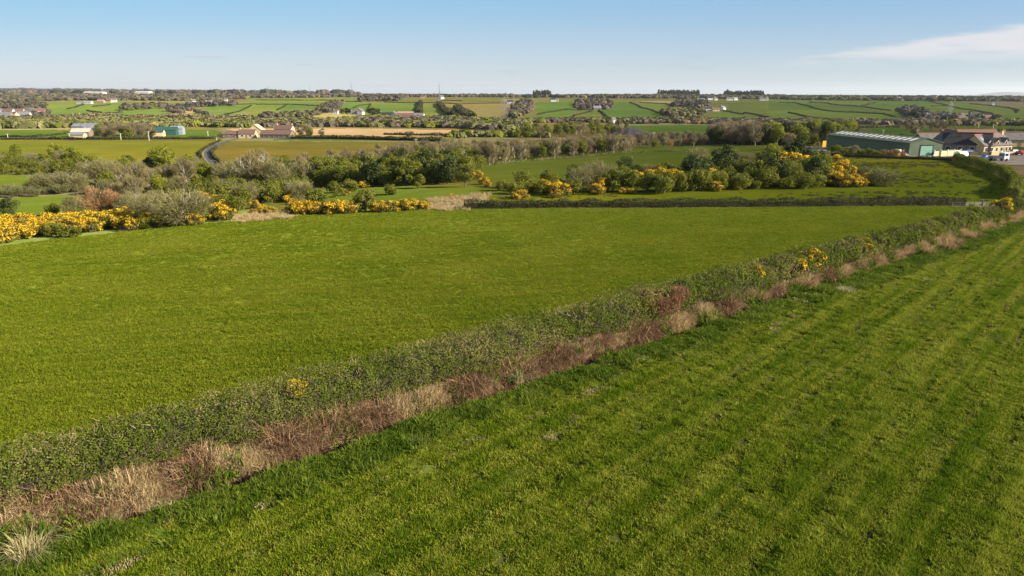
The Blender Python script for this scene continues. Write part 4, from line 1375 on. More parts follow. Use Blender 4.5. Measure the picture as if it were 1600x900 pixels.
# the long near hedge
def near_hedge():
    root = empty("hedge", (HQ[0], HQ[1], 0))
    r = np.random.default_rng(77)
    n = 330000
    s = -56 + 158 * r.uniform(0, 1, n) ** 1.55
    c, hw, hh_ = hedge_c(s)
    nA, nB, nC = fnoise(61, 3, 7.0), fnoise(62, 3, 2.2), fnoise(63, 3, 9.0)
    a = r.uniform(-.5, np.pi + .25, n)       # 0 = the face towards the ditch
    ca, sa = np.cos(a), np.sin(a)
    rad = 1 - .38 * r.uniform(0, 1, n) ** 1.8
    bump = 1 + .13 * nA(s, 0) + .17 * nB(s, a * 1.5) + .07 * nB(s * 2.7, a * 3)
    tw = np.sign(ca) * abs(ca) ** .65 * hw * rad * bump
    low = np.where(ca > 0, .40, .25) * hh_ + .38 * nA(s, 5) + .2 * nB(s, 9)
    topv = 1 + .13 * nA(s, 20) + .10 * nB(s * .8, 30)
    zz = np.where(sa > 0, low + abs(sa) ** .6 * (hh_ * topv - low) * rad * bump, low + sa * .8)
    x = HQ[0] + s * HD[0] + (c + tw) * HN[0]
    y = HQ[1] + s * HD[1] + (c + tw) * HN[1]
    ok = (y > 10) & (nB(s * 1.3, zz * 1.2, a) > -.75 + r.uniform(-.2, .2, n))
    dist = np.hypot(x, y)
    P = np.stack([x, y, zt(x, y) + zz], 1)
    nn = np.stack([HN[0] * ca, HN[1] * ca, sa], 1) + r.normal(0, .75, (n, 3))
    kind = nC(s, 2 * zz) + .4 * nB(s, zz) + r.normal(0, .25, n) + np.where(zz > hh_ * .93, .25, 0)
    ti = np.clip(.35 + .25 * r.uniform(-1, 1, n) + .50 * np.maximum(kind, -.5), 0, 1)
    P -= np.array([HQ[0], HQ[1], 0])
    v, f = quads(P[ok], nn[ok], ((.036 + .00092 * dist) * r.uniform(.6, 1.4, n))[ok], 5)
    obj("foliage", mesh_np("foliage", v, f, M['hedgeleaf'], tint=ti[ok]), root)
    # twigs
    n = 34000
    s = -56 + 158 * r.uniform(0, 1, n) ** 1.5
    c, hw, hh_ = hedge_c(s)
    tw = hw * r.uniform(-1.0, 1.05, n)
    zz = hh_ * r.uniform(.25, 1.03, n) * np.clip(1.1 - .25 * abs(tw / hw) ** 3, 0, 1)
    x = HQ[0] + s * HD[0] + (c + tw) * HN[0]; y = HQ[1] + s * HD[1] + (c + tw) * HN[1]
    D = np.stack([HN[0] * (tw / hw) * .6 + r.normal(0, .5, n), HN[1] * (tw / hw) * .6 + r.normal(0, .5, n), r.uniform(.1, 1.1, n)], 1)
    D /= np.linalg.norm(D, axis=1, keepdims=True)
    L = r.uniform(.12, .42, n)[:, None]
    P = np.stack([x, y, zt(x, y) + zz], 1) - np.array([HQ[0], HQ[1], 0])
    wd = .008 + .00045 * np.hypot(x, y)
    v, f = sticks(P - D * L * .4, P + D * L * .6, wd, 9)
    obj("twigs", mesh_np("twigs", v, f, M['hedgetwig'], tint=r.uniform(0, 1, n)), root)
    mb = MB(); prev = None
    for s0 in np.arange(-56, 101, 1.2):
        c, hw, hh_ = [float(q) for q in hedge_c(s0)]
        ring = []
        for (dt, dz_) in ((-.62, -.3), (-.62, .55), (-.35, .72), (.30, .70), (.5, .55), (.55, .2), (.35, -.3)):
            t0 = c + dt * hw * random.uniform(.9, 1.1)
            X, Y = HQ[0] + s0 * HD[0] + t0 * HN[0], HQ[1] + s0 * HD[1] + t0 * HN[1]
            ring.append((X - HQ[0], Y - HQ[1], float(zt(X, Y)) + dz_ * hh_ * random.uniform(.92, 1.05)))
        b = len(mb.v); mb.v += ring
        if prev is not None:
            for i in range(6): mb.f.append([prev + i, prev + i + 1, b + i + 1, b + i])
        prev = b
    obj("branches", mb.mesh("branches", M['core']), root)
    tag(root, "long green hedge running diagonally over its dry bank between the two near fields", "hedge")


near_hedge()


def on_hedge(s, t):
    X, Y = HQ[0] + s * HD[0] + t * HN[0], HQ[1] + s * HD[1] + t * HN[1]
    return (X, Y, float(zt(X, Y)))


# gorse and the red-brown shrub growing in the near hedge
def hedge_s(px, py, zt_=1.0):
    p = G([px], [py])[0]
    d = np.array([p[0], p[1]]) * (1 - zt_ / H)
    s, t = st(d[0], d[1])
    return float(s)


for (px, py, s0, lb) in ((445, 622, .42, "thin yellow gorse sprig bush poking from the hedge's near part"),
                         (1147, 436, .7, "small yellow gorse bush topping the hedge"),
                         (1232, 425, .85, "brightest yellow gorse bush bulging from the long hedge"),
                         (1297, 420, .95, "gorse bush hanging down the ditch side of the long hedge"),
                         (1330, 392, .7, "small gorse bush on the hedge top past the bright one"),
                         (1562, 330, 1.0, "gorse bush at the far end of the long hedge by the fence posts")):
    s = hedge_s(px, py, 1.2)
    c, hw, hh_ = [float(q) for q in hedge_c(s)]
    p = on_hedge(s, c + hw * .25)
    plant('gorse', (p[0], p[1], p[2] + (1.6 if s0 < .65 else 1.0 if s0 < .8 else .75)), s0, lb, sz=s0 * 1.15)


def red_shrub():
    s = hedge_s(1030, 480, 1.3)
    c, hw, hh_ = [float(q) for q in hedge_c(s)]
    p = on_hedge(s, c + hw * .45)
    r = np.random.default_rng(88)
    B = blobset(r, 26, 2.9, 1.5, .7, 3.0, .6)
    P, d, k = cloud(r, B, 9000, .5)
    D = d * .5 + np.array([0, 0, .6]) + r.normal(0, .45, P.shape)
    D /= np.linalg.norm(D, axis=1, keepdims=True)
    v, f = sticks(P - D * .14, P + D * .16, .03, 3)
    root = empty("red_shrub", p, math.atan2(HD[1], HD[0]))
    obj("twigs", mesh_np("twigs", v, f, M['redtwig'], tint=r.uniform(0, 1, len(P))), root)
    mb = MB()
    for i in range(9):
        a = i * .7
        mb.tube([(math.cos(a) * .3, 0, -.2), (math.cos(a) * .9, math.sin(a) * .4, 1.0), (math.cos(a) * 1.5, math.sin(a) * .7, 1.9)], [.04, .03, .012], 4)
    mb.build("stems", M['bark'], root)
    tag(root, "red brown leafless shrub filling a stretch of the long hedge", "shrub")


red_shrub()


# pale tussocks beside the ditch, brown rush clumps at the far end
def tussock(px, py, sc, label, m, group=None, seed=1, name='grass_tussock', h=(.35, .85), lean=.75, cat='grass tussock', n=420):
    v, f, ti = blades(n, .34, h[0], h[1], .018, lean, seed, .75)
    p = G([px], [py])[0]
    o = obj(name, mesh_np(name, v, f, M[m], tint=ti))
    o.location = p; o.scale = (sc, sc, sc); o.rotation_euler = (0, 0, random.uniform(0, 6))
    tag(o, label, cat, group)


tussock(45, 872, 1.35, "tall pale spiky grass tussock at the bottom left end of the ditch", 'palestraw', seed=3)
tussock(160, 822, 1.0, "pale bleached grass tussock second along the ditch", 'palestraw', seed=4, h=(.25, .6))
tussock(178, 812, .9, "low bleached grass tussock leaning over the ditch edge", 'palestraw', seed=5, h=(.2, .5))
tussock(242, 806, 1.15, "green and straw tinted grass tussock on the lip of the ditch", 'palestraw', seed=6, h=(.25, .7))
tussock(255, 790, .9, "smaller tinted tussock behind the one on the ditch lip", 'palestraw', seed=7, h=(.2, .6))
tussock(300, 778, .8, "faded tussock beyond the ditch lip pair", 'palestraw', seed=8, h=(.2, .55))
tussock(808, 596, 1.2, "arching pale tussock where the ditch bank breaks midway", 'palestraw', seed=9, h=(.3, .75))
tussock(830, 590, 1.0, "arching pale tussock right of the midway break", 'palestraw', seed=10, h=(.3, .7))
tussock(655, 690, .9, "flat bleached tussock out on the green strip", 'palestraw', seed=12, h=(.15, .35), lean=1.2)
tussock(1320, 455, 1.5, "silvery flattened tussock on the green strip below the gorse", 'palestraw', seed=13, h=(.2, .4), lean=1.3)
tussock(1405, 408, 1.4, "silvery tussock spilling from the bank near the rush clumps", 'palestraw', seed=14, h=(.25, .5), lean=1.1)
RP = [(1484, 391, 1.5), (1497, 383, 1.2), (1517, 374, 1.3), (1525, 371, 1.1), (1548, 361, 1.5), (1538, 364, 1.2), (1575, 352, 1.2), (1579, 346, 1.2), (1505, 369, 1.2), (1452, 398, 1.2), (1472, 384, 1.1), (1590, 334, 1.2)]
for i, (x, y, s) in enumerate(RP):
    tussock(x, y, s * 1.25, "rounded brown rush clump near the far end of the ditch", 'rush', "brown rush clumps", 20 + i, 'rush_clump', (.3, .8), .6, 'rush clump', 330)

# other hedges of the near and middle distance
hedge([(725, 326), (900, 324), (1100, 323), (1300, 322), (1506, 321)], 1.5, 1.4, 'dyke', "dark clipped hedge closing the far end of the smooth pasture", dens=230, leaf=.14, seed=5)
hedge([(1494, 252), (1520, 259), (1545, 267), (1568, 276), (1584, 287), (1588, 300), (1580, 312)], 2.3, 2.6, 'green', "tall green hedge casting a long shadow beside the tussocky pasture", dens=520, leaf=.2, seed=6, core=False)
hedge([(1292, 243), (1340, 246), (1400, 248), (1450, 249), (1496, 252)], 1.1, 1.3, 'dyke', "low dark hedge along the edge of the yard and shed", dens=160, leaf=.16, seed=7)
hedge([(1600, 318), (1640, 306), (1700, 300)], 1.5, 1.6, 'green', "short hedge at the right edge beyond the long hedge", dens=150, leaf=.16, seed=71)
hedge([(748, 262), (800, 255), (860, 249), (930, 243), (1000, 239), (1050, 237), (1110, 234)], .9, 1.1, 'scrub', "low brown broken hedge crossing the sloping pasture", dens=70, leaf=.2, gap=.45, seed=8, core=False)
hedge([(455, 217), (520, 217), (600, 219), (690, 221)], 2.4, 3, 'dyke', "dark green hedge above the dull olive pasture", dens=22, leaf=.6, seed=9)
hedge([(-40, 219), (60, 218), (200, 218), (340, 217)], 1.6, 2, 'dyke', "dark hedge along the top of the olive pasture left of the lane", dens=22, leaf=.5, seed=10)
hedge([(0, 214), (60, 214), (110, 209)], 1.2, 1.6, 'dyke', "thin hedge running to the grey roofed barns", dens=14, leaf=.5, seed=11)
hedge([(313, 247), (312, 240), (318, 234), (330, 227), (343, 221)], 1.1, 1.2, 'dyke', "dark hedge on the left side of the lane", dens=60, leaf=.3, seed=12, gap=.25)
hedge([(358, 268), (346, 257), (334, 246), (331, 238), (338, 231)], 1.3, 1.2, 'dyke', "dark broken hedge on the right side of the lane", dens=60, leaf=.3, seed=13, gap=.3)

HH = [
    ([(400, 156), (465, 156.5), (530, 158.5)], "uppermost hedge above the left hill pastures"),
    ([(400, 163.3), (455, 163.2), (505, 166)], "hedge crossing the left hill pastures beneath the uppermost one"),
    ([(433, 172), (448, 163.5)], "short slanting hedge on the left hill pastures"),
    ([(525, 158.2), (565, 159.2)], "hedge ending at the dark wood on the ridge"),
    ([(552, 169), (560, 165.5), (577, 163)], "curved hedge above the white cottage"),
    ([(600, 160), (690, 161), (720, 163), (795, 161)], "long level hedge under the ridge above the pink farm"),
    ([(690, 157.2), (722, 158)], "short hedge right of the hilltop white cottage"),
    ([(685, 181), (735, 186), (800, 188)], "low hedge at the foot of the tan hill field"),
    ([(840, 179), (870, 174), (886, 171)], "hedge left of the brown hill copse"),
    ([(890, 186), (897, 181), (925, 174.5)], "hedge slanting down below the brown hill copse"),
    ([(936, 172), (945, 180), (957, 190)], "bushy hedge falling from the stone barn to the valley"),
    ([(813, 188.5), (870, 188)], "hedge along the valley foot right of the ravine"),
    ([(984, 160), (1004, 169), (1018, 172), (1040, 180)], "dark hedge sloping right across the centre hill"),
    ([(1000, 160.5), (1040, 162.2), (1050, 166)], "hedge beneath the tan ridge strip"),
    ([(1130, 173), (1145, 176), (1162, 179)], "hedge right of the hillside white farm"),
    ([(1162, 176.5), (1180, 179), (1200, 184)], "hedge sloping toward the wood left of the shed"),
    ([(1218, 160), (1245, 161.2), (1275, 170), (1297, 174), (1340, 176), (1377, 178)], "longest dark hedge sweeping across the right hillside"),
    ([(1232, 176), (1250, 180), (1270, 185), (1296, 187.5)], "lowest dark hedge on the right hillside"),
    ([(1265, 159.3), (1300, 163), (1340, 166.2), (1362, 169), (1392, 173)], "second dark hedge sweeping across the right hillside"),
    ([(1345, 166), (1368, 160.5)], "short hedge climbing between the sweeping ones"),
    ([(1380, 178), (1398, 183)], "short hedge left of the dark hillside copse"),
    ([(1442, 157), (1465, 161.5), (1480, 165), (1500, 170), (1522, 172.5), (1550, 178)], "hedge falling to the single dark trees above the village"),
    ([(1515, 162), (1560, 166.5), (1592, 173)], "hedge nearest the moorland strip on the far right hill"),
    ([(1455, 166.5), (1478, 165)], "short level hedge right of the hillside copse"),
    ([(105, 170.5), (118, 168), (131, 163.5)], "slanting hedge on the far left hill"),
    ([(136, 173), (158, 176.2)], "thick short hedge on the far left hill"),
    ([(165, 177.3), (192, 176)], "low hedge beside the round trees on the far left hill"),
    ([(145, 167), (172, 164)], "thin hedge above the thick short one"),
    ([(346, 181), (362, 177), (372, 175), (392, 165)], "slanting hedge between left hill pastures"),
    ([(325, 165.5), (400, 162.5)], "hedge right of the knoll house"),
    ([(1225, 206), (1300, 200), (1400, 199)], "hedge edging the green pasture behind the shed"),
    ([(1480, 205.5), (1560, 205), (1620, 204.5)], "dark hedge behind the dormer house"),
    ([(600, 210.5), (700, 212), (760, 212)], "thin dark hedge along the straw field's lower edge"),
    ([(575, 171), (579, 163)], "short upright hedge behind the clipped conifers"),
]
for i, (pl, lb) in enumerate(HH):
    Yv = float(G([pl[0][0]], [pl[0][1]])[0][1])
    hgt = 1.9 if Yv > 1000 else 1.6
    hedge(pl, hgt * .95, 2.6, 'dyke', lb, dens=7, leaf=1.0, seed=100 + i, core=True)

# shelter strips that read as thick dark lines on the hill
for i, (pl, w_, h_, lb) in enumerate([([(657, 160.5), (655.5, 178)], 9, 6, "upright dark shelter strip climbing the hill behind the pink farm"),
                                      ([(686, 162), (693, 171), (703, 180)], 12, 6, "dark shelter strip slanting down right of the upright one"),
                                      ([(714, 168), (722, 175), (736, 184)], 16, 6, "rightmost dark gully of bushes on the centre hill"),
                                      ([(60, 186), (200, 187), (330, 189), (395, 189)], 16, 6, "long brown line of bushes along the river plain")]):
    hedge(pl, h_, w_, 'plum' if i == 3 else 'dyke', lb, dens=16, leaf=1.8, seed=200 + i, name='shelter_belt', cat='shelter belt')


# ------------------------------------------------------------------ far woods: masses of small crowns
def woods(label, poly, n, hm, wm, mats, seed, leaf=None, conifer=False, q=60):
    r = np.random.default_rng(seed)
    pl = np.array(poly, float)
    pts = []
    while len(pts) < n:
        px = r.uniform(pl[:, 0].min(), pl[:, 0].max(), n * 2); py = r.uniform(pl[:, 1].min(), pl[:, 1].max(), n * 2)
        ok = inpoly(px, py, pl)
        pts += list(zip(px[ok], py[ok]))
    pts = np.array(pts[:n])
    P0 = G(pts[:, 0], pts[:, 1])
    P0 = P0[P0[:, 1] < 14000]
    n = len(P0)
    mats = [{'plum': 'farbrown', 'brown': 'farbrown', 'dark': 'fardark'}.get(m, m) for m in mats]
    hs = hm * r.uniform(.6, 1.2, n); ws = wm * r.uniform(.6, 1.2, n)
    d = r.normal(size=(n, q, 3)); d /= np.linalg.norm(d, axis=2, keepdims=True)
    d[..., 2] = np.where(d[..., 2] < -.4, -d[..., 2], d[..., 2])
    rad = (.65 + .35 * r.uniform(0, 1, (n, q)))[..., None]
    P = d * rad
    if conifer:
        zf = r.uniform(0, 1, (n, q)); P[..., 2] = zf * 2 - 1
        P[..., 0] *= (1.05 - zf); P[..., 1] *= (1.05 - zf)
    X = P0[:, None, 0] + P[..., 0] * ws[:, None] / 2
    Y = P0[:, None, 1] + P[..., 1] * ws[:, None] / 2
    Z = P0[:, None, 2] + hs[:, None] * (.52 + .48 * P[..., 2])
    C = np.stack([X, Y, Z], -1).reshape(-1, 3)
    nn = (d + np.array([0, 0, .3]) + r.normal(0, .28, d.shape)).reshape(-1, 3)
    size = np.repeat(ws, q) * (leaf or .38) * r.uniform(.6, 1.3, n * q)
    v, f = quads(C, nn, size, seed)
    mi = np.repeat(r.integers(0, len(mats), n), q)
    ti = np.clip(np.repeat(r.uniform(0, 1, n), q) * .6 + r.uniform(0, .4, n * q), 0, 1)
    o = obj("woodland", mesh_np("woodland", v, f, [M[m] for m in mats], tint=ti, matidx=mi))
    tag(o, label, "woodland", kind='stuff')


PB = ['plum', 'plum', 'plum', 'scrub', 'brown', 'dark']
woods("purple brown winter woods under the far left horizon", [(-60, 163), (60, 158), (130, 157), (200, 157), (330, 158), (400, 153), (560, 152), (560, 147.5), (300, 147.5), (-60, 147.5)], 2200, 7.5, 18, PB, 1)
woods("blue grey woods along the far left horizon", [(-60, 146.5), (560, 147.5), (560, 146.2), (400, 143.5), (200, 141), (-60, 139.5)], 620, 16, 70, ['plum', 'dark'], 31)
woods("bushes between houses and far left pastures", [(-60, 176), (70, 172), (72, 163), (40, 160), (-60, 163)], 260, 7, 10, PB + ['dark'], 2)
woods("bushes round the white housing estate", [(-40, 190), (75, 188), (80, 176), (-40, 177)], 170, 5, 8, PB, 3)
woods("dark wood on the ridge above the white cottage", [(560, 158.5), (576, 158.8), (620, 158.5), (632, 155), (600, 151), (560, 153)], 110, 10, 13, ['plum', 'dark', 'plum'], 4)
woods("bare ridge wood along the centre skyline", [(570, 151.5), (800, 152), (800, 149.5), (570, 149.5)], 450, 8, 18, ['plum', 'plum', 'dark', 'brown'], 5)
woods("bare ridge wood along the skyline right of centre", [(800, 152.5), (980, 153.5), (1230, 155.5), (1230, 150.5), (1000, 149.8), (800, 150)], 850, 7.5, 18, PB + ['dark'], 6)
woods("dark conifer knob on the skyline", [(833, 151.5), (862, 151.5), (860, 150), (836, 150)], 50, 21, 16, ['dark'], 7, conifer=True)
woods("first dark conifer plantation on the skyline", [(1028, 151), (1092, 151), (1090, 149.7), (1030, 149.7)], 150, 20, 16, ['dark'], 8, conifer=True)
woods("second dark conifer plantation on the skyline", [(1130, 152), (1196, 152.5), (1190, 150.3), (1135, 150.2)], 150, 19, 16, ['dark'], 9, conifer=True)
woods("dark ridge wood along the right skyline", [(1230, 156), (1270, 156.5), (1600, 159), (1680, 159), (1680, 155), (1400, 152.5), (1230, 152)], 950, 8, 18, ['dark', 'plum', 'dark', 'scrub'], 10)
woods("brown copse on the centre right hill", [(898, 173), (925, 172), (958, 171), (958, 163), (940, 158), (922, 156), (900, 160)], 120, 10, 12, ['plum', 'plum', 'brown'], 11)
woods("brown wooded ravine below the hilltop", [(803, 188), (820, 180), (833, 172), (832, 160), (812, 158), (800, 172)], 130, 9, 12, ['plum', 'brown', 'scrub'], 12)
woods("dark wood on the hill left of the white farm", [(1052, 167), (1090, 169), (1108, 167), (1104, 160), (1052, 160)], 120, 9, 12, ['plum', 'dark', 'plum'], 13)
woods("grey wood in the hollow of the centre right hill", [(1032, 180), (1048, 186), (1085, 183), (1100, 180), (1090, 175), (1036, 176)], 130, 8, 11, ['plum', 'scrub', 'dyke'], 14)
woods("dark hillside copse above the long shed", [(1402, 174), (1410, 182), (1440, 186), (1455, 183), (1444, 175), (1425, 170)], 130, 8, 11, ['plum', 'plum', 'dark'], 15)
woods("bushy gully left of the white cottage", [(495, 175), (515, 178), (530, 170), (537, 160), (525, 160), (505, 167)], 110, 8, 11, ['plum', 'scrub', 'brown'], 16)
woods("bushes along the foot of the left hill pastures", [(418, 180), (470, 180), (500, 176), (505, 180), (440, 186), (405, 183)], 110, 6, 9, ['scrub', 'plum'], 17)
woods("round trees beside the far left pastures", [(186, 176), (195, 167), (215, 166), (262, 165), (258, 170), (215, 171)], 60, 8, 11, ['plum', 'scrub'], 18)
woods("brown trees around the knoll house", [(262, 172), (285, 166), (325, 162), (370, 161), (368, 165), (322, 168), (302, 172), (322, 181), (300, 176), (270, 180)], 110, 8, 11, ['plum', 'brown', 'dark'], 19)
woods("olive scrub on the river plain at left", [(-60, 203), (-60, 191), (100, 190), (400, 192), (400, 199), (120, 199)], 560, 3.2, 14, ['scrub', 'scrub', 'green', 'willow'], 20)
woods("brown scrub on the river plain at left", [(60, 190), (70, 184), (330, 185), (400, 187), (400, 191)], 300, 3.6, 14, ['plum', 'scrub', 'scrub'], 21)
woods("mixed scrub along the river in the centre", [(400, 199), (400, 188), (480, 189), (620, 186), (700, 186), (800, 191), (830, 200), (800, 204), (700, 200), (500, 198)], 640, 4.0, 12, ['scrub', 'scrub', 'plum', 'green', 'brown'], 22)
woods("scrub in front of the straw field's right end", [(700, 214), (710, 211.5), (790, 211), (860, 208), (850, 215), (700, 216)], 34, 3.2, 8, ['scrub', 'green'], 23)
woods("green and brown bushes on the valley floor right of centre", [(800, 204), (830, 192), (900, 191), (1000, 192), (1120, 192), (1120, 188), (960, 189), (820, 190), (800, 196)], 360, 3.8, 11, ['scrub', 'green', 'brown', 'plum'], 24)
woods("brown bushes below the right hillside", [(1120, 196), (1120, 189), (1300, 190), (1600, 192), (1640, 196), (1500, 196), (1300, 194)], 360, 3.5, 11, ['plum', 'scrub', 'brown'], 25)
woods("bushes on the plain behind the dormer house", [(1480, 197), (1640, 198), (1640, 191), (1480, 191)], 90, 4.5, 8, ['scrub', 'plum', 'green'], 26)
woods("trees around the roadside village", [(1450, 189), (1560, 189), (1560, 184), (1450, 183)], 60, 6, 8, ['plum', 'dark', 'brown'], 27)
woods("rough bushes above the far tan strip", [(980, 194), (1000, 190), (1115, 190), (1115, 194)], 90, 4, 7, ['brown', 'scrub', 'russet'], 28)


# ------------------------------------------------------------------ lane, yard, spoil heap
def strip(name, pts_px, width, mat_, label, lift=.06, cat='road', world=None):
    P = G([p[0] for p in pts_px], [p[1] for p in pts_px])[:, :2]
    seg = np.concatenate([[0], np.cumsum(np.linalg.norm(np.diff(P, axis=0), axis=1))])
    q = np.arange(0, seg[-1], 2.0)
    x = np.interp(q, seg, P[:, 0]); y = np.interp(q, seg, P[:, 1])
    for _ in range(6):
        x[1:-1] = (x[:-2] + x[1:-1] * 2 + x[2:]) / 4; y[1:-1] = (y[:-2] + y[1:-1] * 2 + y[2:]) / 4
    dx = np.gradient(x); dy = np.gradient(y); L = np.hypot(dx, dy)
    nx, ny = dy / L, -dx / L
    vs = []
    for k in (-1, -.33, .33, 1):
        X = x + nx * width / 2 * k; Y = y + ny * width / 2 * k
        vs.append(np.stack([X, Y, zt(X, Y) + lift], 1))
    V_ = np.stack(vs, 1).reshape(-1, 3)
    f = []
    for i in range(len(q) - 1):
        for j in range(3):
            a = i * 4 + j
            f.append([a, a + 1, a + 5, a + 4])
    o = obj(name, mesh_np(name, V_, f, mat_, smoothf=True))
    tag(o, label, cat, kind='structure')


LANE = [(352, 274), (348, 268), (340, 260), (330, 250), (325, 243), (325, 237), (332, 230), (344, 224), (358, 219), (372, 217)]
strip("road", LANE, 3.4, M['road'], "narrow grey lane climbing to the farms", .09)
strip("verge", [(p[0] - 6 if i < 6 else p[0] - 4, p[1]) for i, p in enumerate(LANE)], 1.6, plain("verge_grass", (.30, .25, .13), 1, (.2, .2, .08), 1), "pale verge along the lane", .05, 'verge')


def sheet(name, pts_px, mat_, label, lift, cat, n=24):
    w = G([p[0] for p in pts_px], [p[1] for p in pts_px])[:, :2]
    x0, x1, y0, y1 = w[:, 0].min(), w[:, 0].max(), w[:, 1].min(), w[:, 1].max()
    import bmesh
    bm = bmesh.new()
    vs = [bm.verts.new((p[0], p[1], 0)) for p in w]
    bm.faces.new(vs)
    bmesh.ops.triangulate(bm, faces=bm.faces[:])
    bmesh.ops.subdivide_edges(bm, edges=bm.edges[:], cuts=12, use_grid_fill=True)
    for v in bm.verts:
        v.co.z = float(zt(v.co.x, v.co.y)) + lift
    bm.normal_update()
    for f in bm.faces:
        if f.normal.z < 0: f.normal_flip()
    me = bpy.data.meshes.new(name); bm.to_mesh(me); bm.free(); me.materials.append(mat_)
    tag(obj(name, me), label, cat, kind='structure')


sheet("yard", [(1425, 247), (1470, 245), (1500, 243), (1560, 241), (1640, 240), (1660, 258), (1600, 259), (1545, 256), (1500, 249)], M['yard'], "pale concrete yard in front of the dormer house", .12, 'yard')
sheet("path", [(1230, 232), (1292, 234), (1292, 239), (1230, 236)], M['yard'], "concrete apron left of the long shed", .12, 'yard')


def spoil():
    p = G([985], [210])[0]
    mb = MB()
    r = random.Random(4)
    top, mid_, bot = [], [], []
    for i in range(14):
        a = 2 * math.pi * i / 14
        k = 1 + r.uniform(-.12, .12)
        bot.append((math.cos(a) * 17 * k, math.sin(a) * 10 * k, -.5)); mid_.append((math.cos(a) * 10 * k, math.sin(a) * 6 * k, 3.0 * k)); top.append((math.cos(a) * 3, math.sin(a) * 2, 4.6 * k))
    mb.v = bot + mid_ + top
    for i in range(14):
        j = (i + 1) % 14
        mb.f.append([i, j, 14 + j, 14 + i]); mb.f.append([14 + i, 14 + j, 28 + j, 28 + i])
    mb.f.append(list(range(28, 42)))
    o = mb.build("spoil_heap", M['peat'], loc=tuple(p))
    tag(o, "dark bare spoil heap among the green plantation", "spoil heap")


spoil()


# ------------------------------------------------------------------ buildings
def gable(root, L, Wd, hw, hr, wall, roof, over=.3, name_roof='roof', ridge=None, x0=0, y0=0, part=True):
    """ridge along local X, centred on x0,y0"""
    mb = MB()
    a, b, c, d = x0 - L / 2, x0 + L / 2, y0 - Wd / 2, y0 + Wd / 2
    mb.v += [(a, c, -.6), (b, c, -.6), (b, d, -.6), (a, d, -.6), (a, c, hw), (b, c, hw), (b, d, hw), (a, d, hw), (a, y0, hw + hr), (b, y0, hw + hr)]
    o = len(mb.v) - 10
    for q in ((0, 1, 5, 4), (2, 3, 7, 6), (1, 2, 6, 9, 5), (3, 0, 4, 8, 7), (0, 3, 2, 1)):
        mb.f.append([o + i for i in q])
    wl = mb.build("wall", wall, root)
    rf = MB()
    sl = hr / (Wd / 2)
    th = .14
    for s in (-1, 1):
        e = y0 + s * (Wd / 2 + over); ez = hw - over * sl
        p = [(a - over, e, ez + .03), (b + over, e, ez + .03), (b + over, y0, hw + hr + .03), (a - over, y0, hw + hr + .03)]
        if s > 0: p = [p[1], p[0], p[3], p[2]]
        rf.hexa(p + [(x, y, z + th) for x, y, z in p])
    rfo = rf.build(name_roof, roof, root)
    if ridge:
        m2 = MB()
        m2.box(a - over, b + over, y0 - .18, y0 + .18, hw + hr + .12, hw + hr + .34)
        m2.build("ridge_tiles", ridge, rfo)
    return wl, rfo


def win(root, x, y, z, w, h, ax, name='window', frame='pvc', glass='glass'):
    """ax: 'y-' faces -Y, 'x+' faces +X ..."""
    f, g = MB(), MB()
    t = .05
    if ax[0] == 'y':
        s = -1 if ax[1] == '-' else 1
        f.box(x - w / 2 - .1, x + w / 2 + .1, min(y, y + s * t), max(y, y + s * t), z - .1, z + h + .1)
        g.box(x - w / 2, x + w / 2, min(y + s * t, y + s * (t + .03)), max(y + s * t, y + s * (t + .03)), z, z + h)
    else:
        s = -1 if ax[1] == '-' else 1
        f.box(min(x, x + s * t), max(x, x + s * t), y - w / 2 - .1, y + w / 2 + .1, z - .1, z + h + .1)
        g.box(min(x + s * t, x + s * (t + .03)), max(x + s * t, x + s * (t + .03)), y - w / 2, y + w / 2, z, z + h)
    fo = f.build(name, M[frame], root)
    g.build("pane", M[glass], fo)
    return fo


def chimney(root, x, y, z0, z1, m='stone'):
    c = MB(); c.box(x - .4, x + .4, y - .3, y + .3, z0, z1)
    o = c.build("chimney", M[m], root)
    p = MB()
    for dx in (-.18, .18):
        p.tube([(x + dx, y, z1), (x + dx, y, z1 + .35)], [.11, .09], 6)
    p.build("chimney_pot", M['tile'], o)


